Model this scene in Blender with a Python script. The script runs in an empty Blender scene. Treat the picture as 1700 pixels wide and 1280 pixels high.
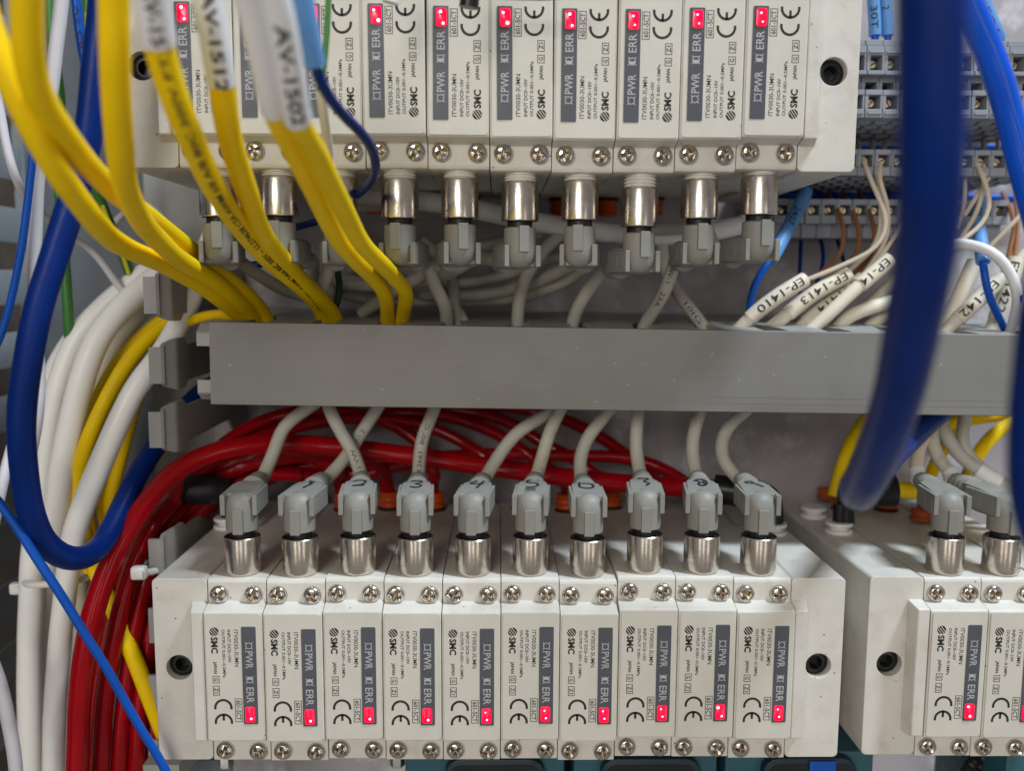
import bpy, bmesh, math, random
from mathutils import Vector, Matrix, noise
random.seed(7)
C = bpy.context.scene.collection
FR = {}
S = bpy.context.scene

# ---------------------------------------------------------------- camera (1 unit = 1 cm)
FPX, PITCH, YAW, ROLL, DIST = 1450.6, -0.11534, 0.01598, -0.00437, 21.71
def cam_axes():
    cp, sp, cy, sy = math.cos(PITCH), math.sin(PITCH), math.cos(YAW), math.sin(YAW)
    f = Vector((sy*cp, cy*cp, sp)); r = Vector((cy, -sy, 0)); d = f.cross(r)
    cr, sr = math.cos(ROLL), math.sin(ROLL)
    return cr*r+sr*d, -sr*r+cr*d, f
AR, AD, AF = cam_axes()
CAM = Vector((0, -DIST, 0))
def at(px, py, Y):
    d = AR*((px-850)/FPX)+AD*((py-640)/FPX)+AF
    return d*((Y+DIST)/d.y)+CAM
def atz(px, py, Z):
    d = AR*((px-850)/FPX)+AD*((py-640)/FPX)+AF
    return d*(Z/d.z)+CAM
cd = bpy.data.cameras.new('camera'); cam = bpy.data.objects.new('camera', cd); C.objects.link(cam)
cam.matrix_world = Matrix(((AR.x, -AD.x, -AF.x, CAM.x), (AR.y, -AD.y, -AF.y, CAM.y), (AR.z, -AD.z, -AF.z, CAM.z), (0, 0, 0, 1)))
cd.sensor_width = 36; cd.lens = 36*FPX/1700
cd.clip_start = 0.5; cd.clip_end = 1000
cd.dof.use_dof = True; cd.dof.focus_distance = 22.2
cd.dof.aperture_fstop = cd.lens*1e-3/0.30; cd.dof.aperture_blades = 0
S.camera = cam

# ---------------------------------------------------------------- light
w = bpy.data.worlds.new('World'); S.world = w; w.use_nodes = True
w.node_tree.nodes['Background'].inputs[0].default_value = (0.80, 0.76, 0.72, 1)
w.node_tree.nodes['Background'].inputs[1].default_value = 0.30
def area(name, loc, target, sx, sy, power, color):
    l = bpy.data.lights.new(name, 'AREA'); l.shape = 'RECTANGLE'; l.size = sx; l.size_y = sy
    l.energy = power; l.color = color
    o = bpy.data.objects.new(name, l); C.objects.link(o); o.location = loc
    o.rotation_euler = (Vector(target)-Vector(loc)).to_track_quat('-Z', 'Y').to_euler()
    return o
area('ceiling_tube_lamp', (58, -27, 103), (3, 0, -6), 9, 24, 195000, (0.76, 0.88, 1.0))
area('added_fill_lamp', (-30, -120, 40), (0, 0, -4), 44, 34, 62000, (1.0, 0.95, 0.88))  # added soft front light, stands for no particular lamp in the room
area('added_streak_lamp', (6, -120, -24), (0, 0, -6), 12, 90, 9000, (1.0, 0.92, 0.82))  # these three are added, unseen, to give the nuts upright reflection streaks
area('added_streak_lamp', (-44, -110, -24), (0, 0, -6), 12, 90, 9000, (1.0, 0.95, 0.9))
area('added_streak_lamp', (62, -100, -24), (0, 0, -6), 12, 90, 8000, (1.0, 0.95, 0.9))
S.view_settings.view_transform = 'Standard'; S.view_settings.look = 'None'
S.view_settings.exposure = 0.0; S.view_settings.gamma = 1.0
S.cycles.max_bounces = 8; S.cycles.use_denoising = True
S.render.film_transparent = False

# ---------------------------------------------------------------- materials
MATS = {}
def mat(name, col, rough=0.5, metal=0.0, var=0.06, scale=1.5, bump=0.0, bscale=30, coat=0.0, specks=0.0, rvar=0.1, dirt_glare=None, dirt_glare_amt=0.0, dirt_glare_scale=0.5, sss=0.0, streak=0.0, spec=0.36):
    m = bpy.data.materials.new(name); m.use_nodes = True
    nt = m.node_tree; N = nt.nodes; L = nt.links; b = N['Principled BSDF']
    tc = N.new('ShaderNodeTexCoord'); geo = N.new('ShaderNodeNewGeometry')
    P = geo.outputs['Position']
    nz = N.new('ShaderNodeTexNoise'); nz.inputs['Scale'].default_value = scale; nz.inputs['Detail'].default_value = 6
    L.new(P, nz.inputs['Vector'])
    mr = N.new('ShaderNodeMapRange'); mr.inputs[1].default_value = 0.25; mr.inputs[2].default_value = 0.75
    mr.inputs[3].default_value = 1-var; mr.inputs[4].default_value = 1+var
    L.new(nz.outputs['Fac'], mr.inputs[0])
    mul = N.new('ShaderNodeVectorMath'); mul.operation = 'SCALE'; mul.inputs[0].default_value = col
    L.new(mr.outputs[0], mul.inputs['Scale'])
    out = mul.outputs[0]
    if dirt_glare:
        dn = N.new('ShaderNodeTexNoise'); dn.inputs['Scale'].default_value = dirt_glare_scale; dn.inputs['Detail'].default_value = 8; dn.inputs['Roughness'].default_value = 0.65
        L.new(P, dn.inputs['Vector'])
        dr = N.new('ShaderNodeMapRange'); dr.inputs[1].default_value = 0.52; dr.inputs[2].default_value = 0.78; dr.inputs[3].default_value = 0; dr.inputs[4].default_value = dirt_glare_amt
        L.new(dn.outputs['Fac'], dr.inputs[0])
        mx = N.new('ShaderNodeMix'); mx.data_type = 'RGBA'; L.new(dr.outputs[0], mx.inputs['Factor'])
        L.new(out, mx.inputs['A']); mx.inputs['B'].default_value = (*dirt_glare, 1); out = mx.outputs['Result']
    if specks > 0:
        vo = N.new('ShaderNodeTexVoronoi'); vo.inputs['Scale'].default_value = 2.6; L.new(P, vo.inputs['Vector'])
        sr = N.new('ShaderNodeMapRange'); sr.inputs[1].default_value = 0.05; sr.inputs[2].default_value = 0.085; sr.inputs[3].default_value = specks; sr.inputs[4].default_value = 0
        L.new(vo.outputs['Distance'], sr.inputs[0])
        mx = N.new('ShaderNodeMix'); mx.data_type = 'RGBA'; L.new(sr.outputs[0], mx.inputs['Factor'])
        L.new(out, mx.inputs['A']); mx.inputs['B'].default_value = (0.10, 0.08, 0.06, 1); out = mx.outputs['Result']
    if streak:
        mp = N.new('ShaderNodeMapping'); mp.inputs['Scale'].default_value = (0.12, 14, 14); L.new(P, mp.inputs['Vector'])
        sn = N.new('ShaderNodeTexNoise'); sn.inputs['Scale'].default_value = 1.0; sn.inputs['Detail'].default_value = 7; sn.inputs['Roughness'].default_value = 0.7; L.new(mp.outputs[0], sn.inputs['Vector'])
        sm = N.new('ShaderNodeMapRange'); sm.inputs[1].default_value = 0.3; sm.inputs[2].default_value = 0.7; sm.inputs[3].default_value = 1-streak; sm.inputs[4].default_value = 1+streak; L.new(sn.outputs['Fac'], sm.inputs[0])
        v2 = N.new('ShaderNodeVectorMath'); v2.operation = 'SCALE'; L.new(out, v2.inputs[0]); L.new(sm.outputs[0], v2.inputs['Scale']); out = v2.outputs[0]
        vo = N.new('ShaderNodeTexVoronoi'); vo.inputs['Scale'].default_value = 2.1; L.new(P, vo.inputs['Vector'])
        sr = N.new('ShaderNodeMapRange'); sr.inputs[1].default_value = 0.04; sr.inputs[2].default_value = 0.06; sr.inputs[3].default_value = 0.6; sr.inputs[4].default_value = 0; L.new(vo.outputs['Distance'], sr.inputs[0])
        mx = N.new('ShaderNodeMix'); mx.data_type = 'RGBA'; L.new(sr.outputs[0], mx.inputs['Factor']); L.new(out, mx.inputs['A']); mx.inputs['B'].default_value = (0.5, 0.48, 0.45, 1); out = mx.outputs['Result']
    L.new(out, b.inputs['Base Color'])
    rn = N.new('ShaderNodeMapRange'); rn.inputs[3].default_value = max(0.02, rough-rvar); rn.inputs[4].default_value = min(1, rough+rvar)
    nz2 = N.new('ShaderNodeTexNoise'); nz2.inputs['Scale'].default_value = 4.0; nz2.inputs['Detail'].default_value = 5; L.new(P, nz2.inputs['Vector'])
    L.new(nz2.outputs['Fac'], rn.inputs[0]); L.new(rn.outputs[0], b.inputs['Roughness'])
    b.inputs['Metallic'].default_value = metal
    if not metal: b.inputs['Specular IOR Level'].default_value = spec
    if coat: b.inputs['Coat Weight'].default_value = coat; b.inputs['Coat Roughness'].default_value = 0.12
    if sss:
        b.inputs['Subsurface Weight'].default_value = sss; b.inputs['Subsurface Radius'].default_value = (0.3, 0.25, 0.2); b.inputs['Subsurface Scale'].default_value = 0.5
    if bump:
        bn = N.new('ShaderNodeTexNoise'); bn.inputs['Scale'].default_value = bscale; bn.inputs['Detail'].default_value = 3; L.new(P, bn.inputs['Vector'])
        bp = N.new('ShaderNodeBump'); bp.inputs['Strength'].default_value = bump; bp.inputs['Distance'].default_value = 0.02
        L.new(bn.outputs['Fac'], bp.inputs['Height']); L.new(bp.outputs[0], b.inputs['Normal'])
    MATS[name] = m
    return m
def emis(name, col, strength):
    m = bpy.data.materials.new(name); m.use_nodes = True; b = m.node_tree.nodes['Principled BSDF']
    b.inputs['Base Color'].default_value = (*col, 1); b.inputs['Emission Color'].default_value = (*col, 1)
    b.inputs['Emission Strength'].default_value = strength; b.inputs['Roughness'].default_value = 0.2
    MATS[name] = m; return m
mat('beige_plastic', (0.60, 0.575, 0.52), 0.42, bump=0.12, bscale=60, specks=0.75, dirt_glare=(0.38, 0.30, 0.21), dirt_glare_amt=0.5, dirt_glare_scale=1.1)
mat('panel_plastic', (0.575, 0.55, 0.485), 0.5, bump=0.08, bscale=80, dirt_glare=(0.42, 0.37, 0.29), dirt_glare_amt=0.2, var=0.04)
mat('strip_grey', (0.075, 0.078, 0.095), 0.45, var=0.08)
mat('ink_black', (0.02, 0.018, 0.016), 0.6, var=0.1)
mat('ink_pale', (0.42, 0.42, 0.42), 0.6, var=0.05)
mat('ink_navy', (0.012, 0.014, 0.03), 0.5, var=0.2)
mat('nickel', (0.64, 0.58, 0.51), 0.25, 1.0, var=0.1, scale=5, rvar=0.08, dirt_glare=(0.38, 0.30, 0.2), dirt_glare_amt=0.4, dirt_glare_scale=1.3)
mat('screw_steel', (0.60, 0.57, 0.53), 0.2, 1.0, var=0.2, scale=8, dirt_glare=(0.2, 0.14, 0.07), dirt_glare_amt=0.5, dirt_glare_scale=5)
mat('brass', (0.66, 0.55, 0.36), 0.3, 1.0, var=0.15, scale=8)
mat('recess_shade', (0.05, 0.04, 0.03), 0.5, 0.6)  # shade of terminal recesses and screw slots put into the colour
mat('plug_grey', (0.235, 0.23, 0.205), 0.5, bump=0.15, bscale=70, dirt_glare=(0.16, 0.14, 0.11), dirt_glare_amt=0.35, dirt_glare_scale=1.6)
mat('relief_grey', (0.27, 0.262, 0.235), 0.55, bump=0.1)
mat('cable_grey', (0.45, 0.435, 0.375), 0.5, bump=0.1, bscale=50, dirt_glare=(0.33, 0.25, 0.14), dirt_glare_amt=0.4, dirt_glare_scale=1.1)
mat('cable_stained', (0.50, 0.475, 0.40), 0.5, bump=0.1, bscale=50, dirt_glare=(0.27, 0.14, 0.035), dirt_glare_amt=1.0, dirt_glare_scale=1.7)
mat('yellow_pvc', (0.86, 0.58, 0.002), 0.45, bump=0.1, bscale=40, var=0.06, spec=0.2)
mat('navy_pvc', (0.001, 0.019, 0.145), 0.36, bump=0.15, bscale=14, var=0.14, spec=0.16)
mat('blue_pvc', (0.004, 0.075, 0.40), 0.35, var=0.08, spec=0.22)
mat('gloss_blue', (0.002, 0.085, 0.62), 0.2, var=0.1, coat=0.4, spec=0.2)
mat('pale_blue', (0.10, 0.26, 0.54), 0.45, var=0.05)
mat('red_hose', (0.29, 0.001, 0.005), 0.18, var=0.14, scale=0.8, coat=0.22, spec=0.16, bump=0.04, bscale=10, rvar=0.06)
mat('white_hose', (0.86, 0.86, 0.83), 0.38, var=0.03, sss=0.25)
mat('cream_hose', (0.72, 0.68, 0.55), 0.42, var=0.04, sss=0.2)
mat('white_pvc', (0.72, 0.71, 0.71), 0.45, var=0.04)
mat('lilac_pvc', (0.55, 0.53, 0.56), 0.5, var=0.06)
mat('cream_sleeve', (0.68, 0.62, 0.50), 0.5, var=0.05, bump=0.06)
mat('brown_pvc', (0.23, 0.095, 0.035), 0.4, var=0.1)
mat('cream_wire', (0.60, 0.51, 0.40), 0.45, var=0.08)
mat('green_pvc', (0.04, 0.17, 0.03), 0.4)
mat('dark_green', (0.01, 0.045, 0.012), 0.4)
mat('earth_yellow', (0.62, 0.55, 0.03), 0.4)
mat('duct_grey', (0.20, 0.196, 0.185), 0.52, var=0.07, scale=0.5, bump=0.05, bscale=25, streak=0.04, dirt_glare=(0.12, 0.105, 0.085), dirt_glare_amt=0.4, dirt_glare_scale=0.35)
mat('finger_grey', (0.30, 0.295, 0.28), 0.42, var=0.06, bump=0.05)
mat('terminal_grey', (0.25, 0.265, 0.30), 0.45, var=0.06)
mat('black_plastic', (0.010, 0.010, 0.011), 0.33, var=0.2, bump=0.05)
mat('black_thread', (0.012, 0.011, 0.012), 0.4)
mat('orange_plastic', (0.62, 0.09, 0.008), 0.35)
mat('white_plastic', (0.76, 0.75, 0.72), 0.35)
mat('teal_plastic', (0.022, 0.085, 0.115), 0.4, var=0.1)
mat('dark_teal', (0.006, 0.022, 0.034), 0.4)
mat('grey_steel', (0.115, 0.13, 0.15), 0.5, var=0.06, scale=0.6)
mat('louvre_steel', (0.22, 0.24, 0.255), 0.42, var=0.05)
mat('brown_board', (0.06, 0.046, 0.036), 0.6, var=0.3, scale=0.7)
mat('zinc', (0.55, 0.54, 0.52), 0.3, 1.0)
mat('rust_orange', (0.5, 0.10, 0.03), 0.5)
m = mat('painted_panel', (0.36, 0.335, 0.35), 0.34, var=0.05, scale=0.5, dirt_glare=(0.80, 0.80, 0.84), dirt_glare_amt=0.9, dirt_glare_scale=0.55)  # pale smudges put the panel's glossy reflections into its colour
emis('led_red', (1.0, 0.0, 0.035), 1.1)
emis('led_hot', (1.0, 0.55, 0.75), 3.0)

# ---------------------------------------------------------------- mesh builder
class MB:
    def __init__(s): s.v = []; s.f = []; s.mi = []
    def add(s, verts, faces, mi=0, M=None):
        o = len(s.v)
        s.v += [tuple(M @ Vector(p)) if M else tuple(p) for p in verts]
        s.f += [tuple(i+o for i in f) for f in faces]; s.mi += [mi]*len(faces)
    def box(s, a, b, bev=0.0, mi=0, M=None, seg=2):
        bm = bmesh.new(); bmesh.ops.create_cube(bm, size=1)
        sx, sy, sz = (b[i]-a[i] for i in range(3)); cx, cy, cz = ((b[i]+a[i])/2 for i in range(3))
        for v in bm.verts: v.co = Vector((v.co.x*sx+cx, v.co.y*sy+cy, v.co.z*sz+cz))
        if bev: bmesh.ops.bevel(bm, geom=list(bm.edges), offset=bev, segments=seg, affect='EDGES', profile=0.5)
        bm.verts.index_update()
        s.add([v.co.copy() for v in bm.verts], [[v.index for v in f.verts] for f in bm.faces], mi, M); bm.free()
    def prism(s, poly, a, b, axis=0, mi=0, bev=0.0, M=None):
        """poly in the two other axes (cyclic order y,z / z,x / x,y), from a to b along axis"""
        n = len(poly)
        def P(u, v, t): return [(t, u, v), (v, t, u), (u, v, t)][axis]
        bm = bmesh.new()
        lo = [bm.verts.new(P(u, v, a)) for u, v in poly]; hi = [bm.verts.new(P(u, v, b)) for u, v in poly]
        bm.faces.new(lo[::-1]); bm.faces.new(hi)
        for i in range(n): bm.faces.new((lo[i], lo[(i+1) % n], hi[(i+1) % n], hi[i]))
        bmesh.ops.recalc_face_normals(bm, faces=bm.faces[:])
        if bev: bmesh.ops.bevel(bm, geom=list(bm.edges), offset=bev, segments=2, affect='EDGES', profile=0.5)
        bm.verts.index_update(); bm.verts.ensure_lookup_table()
        s.add([v.co.copy() for v in bm.verts], [[v.index for v in f.verts] for f in bm.faces], mi, M); bm.free()
    def lathe(s, prof, M=None, n=24, mi=0):
        """prof: (r, z) list, round local z"""
        vs = []; fs = []
        for r, z in prof:
            for k in range(n):
                a = 2*math.pi*k/n; vs.append((r*math.cos(a), r*math.sin(a), z))
        for i in range(len(prof)-1):
            for k in range(n):
                k2 = (k+1) % n; fs.append((i*n+k, i*n+k2, (i+1)*n+k2, (i+1)*n+k))
        if prof[0][0] > 1e-4: fs.append(tuple(range(n))[::-1])
        if prof[-1][0] > 1e-4: fs.append(tuple((len(prof)-1)*n+k for k in range(n)))
        s.add(vs, fs, mi, M)
    def tube(s, pts, r, n=12, mi=0, frames=None, cap=True):
        fr = frames or path_frames(pts); vs = []; fs = []
        m = len(fr)
        for i, (p, t, u, v) in enumerate(fr):
            rr = r(i/(m-1)) if callable(r) else r
            for k in range(n):
                a = 2*math.pi*k/n; vs.append(p+u*(rr*math.cos(a))+v*(rr*math.sin(a)))
        for i in range(m-1):
            for k in range(n):
                k2 = (k+1) % n; fs.append((i*n+k, i*n+k2, (i+1)*n+k2, (i+1)*n+k))
        if cap: fs.append(tuple(range(n))[::-1]); fs.append(tuple((m-1)*n+k for k in range(n)))
        s.add(vs, fs, mi)
    def mesh(s, name, mats, ang=38):
        me = bpy.data.meshes.new(name); me.from_pydata(s.v, [], s.f)
        for m in mats: me.materials.append(MATS[m])
        me.polygons.foreach_set('material_index', s.mi)
        me.polygons.foreach_set('use_smooth', [True]*len(s.f))
        me.update(); me.set_sharp_from_angle(angle=math.radians(ang))
        return me
    def build(s, name, mats, parent=None, M=None, ang=38):
        if isinstance(mats, str): mats = [mats]
        return link(name, s.mesh(name, mats, ang), parent, M)
def link(name, me, parent=None, M=None):
    o = bpy.data.objects.new(name, me); C.objects.link(o)
    if name == 'printing': o['kind'] = 'stuff'
    if name in ('body', 'front_panel', 'block', 'raised_strip', 'housing', 'plug_body', 'duct_cover', 'backing_bar', 'finger'):
        wn = o.modifiers.new('weighted', 'WEIGHTED_NORMAL'); wn.keep_sharp = True; wn.weight = 80
    if parent: o.parent = parent
    if M is not None: o.matrix_basis = M
    return o
def thing(name, label, cat, M=None, group=None):
    o = bpy.data.objects.new(name, None); C.objects.link(o); o.empty_display_size = 0.5
    if M is not None: o.matrix_basis = M
    return tag(o, label, cat, group)
def tag(o, label, cat, group=None):
    o['label'] = label; o['category'] = cat
    if group: o['group'] = group
    return o
def structure(o): o['kind'] = 'structure'; return o
def copy_tree(o, parent=None):
    c = o.copy(); C.objects.link(c)
    if parent: c.parent = parent
    for ch in list(o.children): copy_tree(ch, c)
    return c
T = Matrix.Translation
def dirM(p, d, up=Vector((0, 0, 1))):
    """matrix with local z along d at p"""
    z = d.normalized(); x = up.cross(z)
    if x.length < 1e-3: x = Vector((1, 0, 0))
    x.normalize(); y = z.cross(x)
    return Matrix(((x.x, y.x, z.x, p.x), (x.y, y.y, z.y, p.y), (x.z, y.z, z.z, p.z), (0, 0, 0, 1)))

def smooth_path(P, step=0.18):
    P = [Vector(p) for p in P]
    if len(P) < 3: P = [P[0], P[0].lerp(P[-1], .33), P[0].lerp(P[-1], .67), P[-1]]
    Q = [P[0]*2-P[1]]+P+[P[-1]*2-P[-2]]
    out = []
    for i in range(1, len(Q)-2):
        p0, p1, p2, p3 = Q[i-1:i+3]
        t0 = 0; t1 = t0+max((p1-p0).length, 1e-4)**.5; t2 = t1+max((p2-p1).length, 1e-4)**.5; t3 = t2+max((p3-p2).length, 1e-4)**.5
        n = max(2, int((p2-p1).length/step))
        for k in range(n):
            t = t1+(t2-t1)*k/n
            a1 = p0*((t1-t)/(t1-t0))+p1*((t-t0)/(t1-t0)); a2 = p1*((t2-t)/(t2-t1))+p2*((t-t1)/(t2-t1)); a3 = p2*((t3-t)/(t3-t2))+p3*((t-t2)/(t3-t2))
            b1 = a1*((t2-t)/(t2-t0))+a2*((t-t0)/(t2-t0)); b2 = a2*((t3-t)/(t3-t1))+a3*((t-t1)/(t3-t1))
            out.append(b1*((t2-t)/(t2-t1))+b2*((t-t1)/(t2-t1)))
    out.append(P[-1])
    for _ in range(2):
        out = [out[0]]+[(out[i-1]+out[i]*2+out[i+1])/4 for i in range(1, len(out)-1)]+[out[-1]]
    return out
def path_frames(pts):
    fr = []; u = None
    for i, p in enumerate(pts):
        t = (pts[min(i+1, len(pts)-1)]-pts[max(i-1, 0)]).normalized()
        if u is None:
            u = t.orthogonal().normalized()
        u = (u-t*u.dot(t)).normalized()
        fr.append((p, t, u, t.cross(u)))
    return fr

# ---------------------------------------------------------------- lettering (flat print)
_tc = {}
def glyphs(s, bold=0.0, fine=False):
    k = (s, bold, fine)
    if k not in _tc:
        cu = bpy.data.curves.new('lettering', 'FONT'); cu.body = s; cu.size = 1.0; cu.resolution_u = 2; cu.offset = bold
        o = bpy.data.objects.new('lettering', cu); C.objects.link(o)
        dg = bpy.context.evaluated_depsgraph_get(); me = o.evaluated_get(dg).to_mesh()
        v = [(p.co.x, p.co.y) for p in me.vertices]; f = [tuple(q.vertices) for q in me.polygons]
        if fine:
            bm = bmesh.new(); bm.from_mesh(me); bmesh.ops.triangulate(bm, faces=bm.faces[:])
            for _ in range(4):
                ed = [e for e in bm.edges if abs(e.verts[0].co.y-e.verts[1].co.y) > .13]
                if not ed: break
                bmesh.ops.subdivide_edges(bm, edges=ed, cuts=1); bmesh.ops.triangulate(bm, faces=bm.faces[:])
            bm.verts.index_update(); v = [(p.co.x, p.co.y) for p in bm.verts]; f = [tuple(q.index for q in g.verts) for g in bm.faces]; bm.free()
        o.evaluated_get(dg).to_mesh_clear(); bpy.data.objects.remove(o); bpy.data.curves.remove(cu)
        w = max((p[0] for p in v), default=0); x0 = min((p[0] for p in v), default=0)
        _tc[k] = ([(a-x0, b) for a, b in v], f, w-x0)
    return _tc[k]
def put_text(mb, s, f, length=None, height=0.1, bold=0.0, mi=0, x0=0.0, y0=0.0, fine=False):
    """f maps text-plane (x along, y up) to space; cap height = height; stretched to length"""
    v, fa, wd = glyphs(s, bold, fine)
    ky = height/0.70; kx = (length/wd) if length else ky
    mb.add([f(x0+a*kx, y0+b*ky) for a, b in v], fa, mi)
    return wd*kx
def poly(mb, pts, f, mi=0): mb.add([f(x, y) for x, y in pts], [tuple(range(len(pts)))], mi)
def arcband(mb, cx, cy, r0, r1, a0, a1, f, n=14, mi=0):
    vs = []; fs = []
    for i in range(n+1):
        a = math.radians(a0+(a1-a0)*i/n)
        vs += [f(cx+r0*math.cos(a), cy+r0*math.sin(a)), f(cx+r1*math.cos(a), cy+r1*math.sin(a))]
    for i in range(n): fs.append((2*i, 2*i+1, 2*i+3, 2*i+2))
    mb.add(vs, fs, mi)
def rect(mb, x0, y0, x1, y1, f, mi=0): poly(mb, [(x0, y0), (x1, y0), (x1, y1), (x0, y1)], f, mi)
def frame(mb, x0, y0, x1, y1, t, f, mi=0):
    rect(mb, x0, y0, x1, y0+t, f, mi); rect(mb, x0, y1-t, x1, y1, f, mi); rect(mb, x0, y0+t, x0+t, y1-t, f, mi); rect(mb, x1-t, y0+t, x1, y1-t, f, mi)
def text_on_tube(mb, s, fr, start, r, height, reverse=False, bold=0.0, length=None, mi=0, roll=0.0):
    """lettering wrapped on a tube, its middle turned to the front"""
    L = [0.0]
    for i in range(1, len(fr)): L.append(L[-1]+(fr[i][0]-fr[i-1][0]).length)
    tot = L[-1]
    def f(a, b):
        q = start+a
        q = min(max((tot-q) if reverse else q, 0), tot-1e-4)
        i = 0
        lo, hi = 0, len(L)-1
        while hi-lo > 1:
            md = (lo+hi)//2
            if L[md] <= q: lo = md
            else: hi = md
        k = (q-L[lo])/(L[hi]-L[lo]); p = fr[lo][0].lerp(fr[hi][0], k); t = fr[lo][1].lerp(fr[hi][1], k).normalized()
        if reverse: t = -t
        nn = CAM-p; nn = (nn-t*nn.dot(t)).normalized(); up = nn.cross(t)
        ang = (b-height/2)/r+roll
        return p+nn*((r+0.006)*math.cos(ang))+up*((r+0.006)*math.sin(ang))
    put_text(mb, s, f, length, height, bold, mi, fine=True)

# ---------------------------------------------------------------- cables
def cable(name, label, pts, dia, mt, cat='cable', group=None, n=12, text=None, step=0.2, parent=None, ends=None):
    P = [at(*p) if not isinstance(p, Vector) else p for p in pts]
    sp = smooth_path(P, step); q = random.uniform(0, 50); m_ = max(1, len(sp)-1)
    sp = [p+noise.noise_vector(Vector((q, i*step*.35, 3.1)))*(.07*min(1, 4*i/m_, 4*(m_-i)/m_)) for i, p in enumerate(sp)]
    fr = path_frames(sp)
    wob = .012 if text else .03
    mb = MB(); mb.tube(None, lambda k: dia/2*(1+wob*noise.noise(Vector((q, k*m_*step*.9, 7.7)))), n, frames=fr)
    if text:
        o = thing(name, label, cat, group=group) if parent is None else parent
        FR[o.name] = fr
        c = mb.build('jacket' if parent is None else 'cable', mt, o)
        if text:
            tb = MB()
            for tx in (text if isinstance(text, list) else [text]): text_on_tube(tb, fr=fr, r=dia/2, **tx)
            tb.build('printing', 'ink_black', c)
        return o
    o = mb.build(name if parent is None else 'cable', mt, parent); FR[o.name] = fr
    if parent is None: tag(o, label, cat, group)
    return o
def add_sleeve(o, pts, dia, mt, text=None, name='label_sleeve'):
    a, b = at(*pts[0]), at(*pts[-1]); fr = FR[o.name]
    i0 = min(range(len(fr)), key=lambda i: (fr[i][0]-a).length); i1 = min(range(len(fr)), key=lambda i: (fr[i][0]-b).length)
    fr = fr[min(i0, i1):max(i0, i1)+1]; mb = MB(); mb.tube(None, dia/2, 16, frames=fr)
    s = mb.build(name, mt, o)
    if text:
        tb = MB(); text_on_tube(tb, fr=fr, r=dia/2, **text); tb.build('printing', 'ink_black', s)
    return s

# ---------------------------------------------------------------- SETTING: mounting panel, cabinet walls
mb = MB(); mb.box((-10.2, 9.5, -22), (30, 9.7, 18)); structure(mb.build('panel_wall', 'painted_panel'))
mb = MB(); mb.box((-17.6, 11.0, -22), (-9.9, 11.2, 18)); structure(mb.build('cabinet_back_wall', 'grey_steel'))
# slotted side wall: blades between the slots
sw = MB(); sw.box((-17.5, 10.75, -22), (-17.2, 11.0, 18)); o_side = structure(sw.build('cabinet_side_wall', 'louvre_steel'))
blade = MB(); blade.box((-0.05, 0, 0), (0.05, 10.0, 1.24), 0.03); bme = blade.mesh('slat', ['louvre_steel'])
z = 3.59-2.2*11
while z < 14:
    b = link('slat', bme, o_side); b.location = (-17.3, 0.75, z); z += 2.2
mb = MB(); mb.box((-23, -12, -30), (-22.8, 46, 30)); structure(mb.build('room_wall', 'brown_board'))

# ---------------------------------------------------------------- WIRING DUCTS
def finger_mesh(name='finger', flat=False):
    """a = along the duct (x), b = outward (z), c = depth (y)"""
    prof = [(0.0, 0.0, .50), (0.0, .34, .50), (.06, .40, .52), (.18, .40, .60), (.40, .56, .70), (.60, .62, .72), (1.0, .62, .72), (1.25, .62, .52), (5.2, .62, .50), (5.6, .62, .90), (7.6, .62, .905)]
    if flat: prof = [(0.0, 0.0, .50), (0.0, .34, .50), (.06, .40, .52), (.18, .40, .54), (.40, .56, .545), (.60, .62, .55), (1.0, .64, .56), (1.7, .67, .58), (2.5, .70, .80), (2.9, .72, .895), (5.6, .80, .90), (7.6, .86, .905)]
    th = 0.11; vs = []; fs = []
    n = len(prof)
    for (c, b, hw) in prof:
        vs += [(-hw, c, b), (hw, c, b)]
    inner = []
    for i, (c, b, hw) in enumerate(prof):
        if i == 0: q = (c+th, b)
        elif i == 1: q = (c+th, b-.03)
        else: q = (c+.03, b-th)
        vs += [(-hw, q[0], q[1]), (hw, q[0], q[1])]
    for i in range(n-1):
        a = 2*i; fs.append((a, a+1, a+3, a+2)); k = 2*n+a; fs.append((k, k+2, k+3, k+1))
        fs.append((a, a+2, k+2, k)); fs.append((a+1, k+1, k+3, a+3))
    fs.append((0, 2*n, 2*n+1, 1)); fs.append((2*n-2, 2*n-1, 4*n-1, 4*n-2))
    mb = MB(); mb.add(vs, fs)
    return mb.mesh(name, ['finger_grey'], 30)
FM = finger_mesh(); FMH = finger_mesh('finger', True)
YD = 1.8
tl, tr, bl = at(347, 534, YD), at(1700, 556, YD), at(352, 672, YD)
ang = math.atan2(-(tr.z-tl.z), tr.x-tl.x)
H = tl.z-bl.z
DM = T(tl) @ Matrix.Rotation(ang, 4, 'Y')
duct = thing('wiring_duct', 'horizontal grey slotted wiring duct running between the upper and lower valve rows', 'wiring duct', DM)
PT = 1.81
x0 = (DM.inverted() @ at(860, 537, YD+.6)).x
k0 = -math.ceil((x0+0.55)/PT)
xs = [x0+PT/2+PT*k for k in range(-6, 20)]
xs = [x for x in xs if x > -0.6 and x < 24]
for x in xs:
    for sgn in (1, -1):
        f = link('finger', FMH, duct)
        f.matrix_basis = T((x, 0.08, -0.66 if sgn > 0 else -H+0.66)) @ Matrix.Diagonal((1, 1, sgn, 1))
base = MB(); base.box((-0.9, 7.4, -H+.05), (27, 7.62, -.06)); base.build('base_plate', 'finger_grey', duct)
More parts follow.
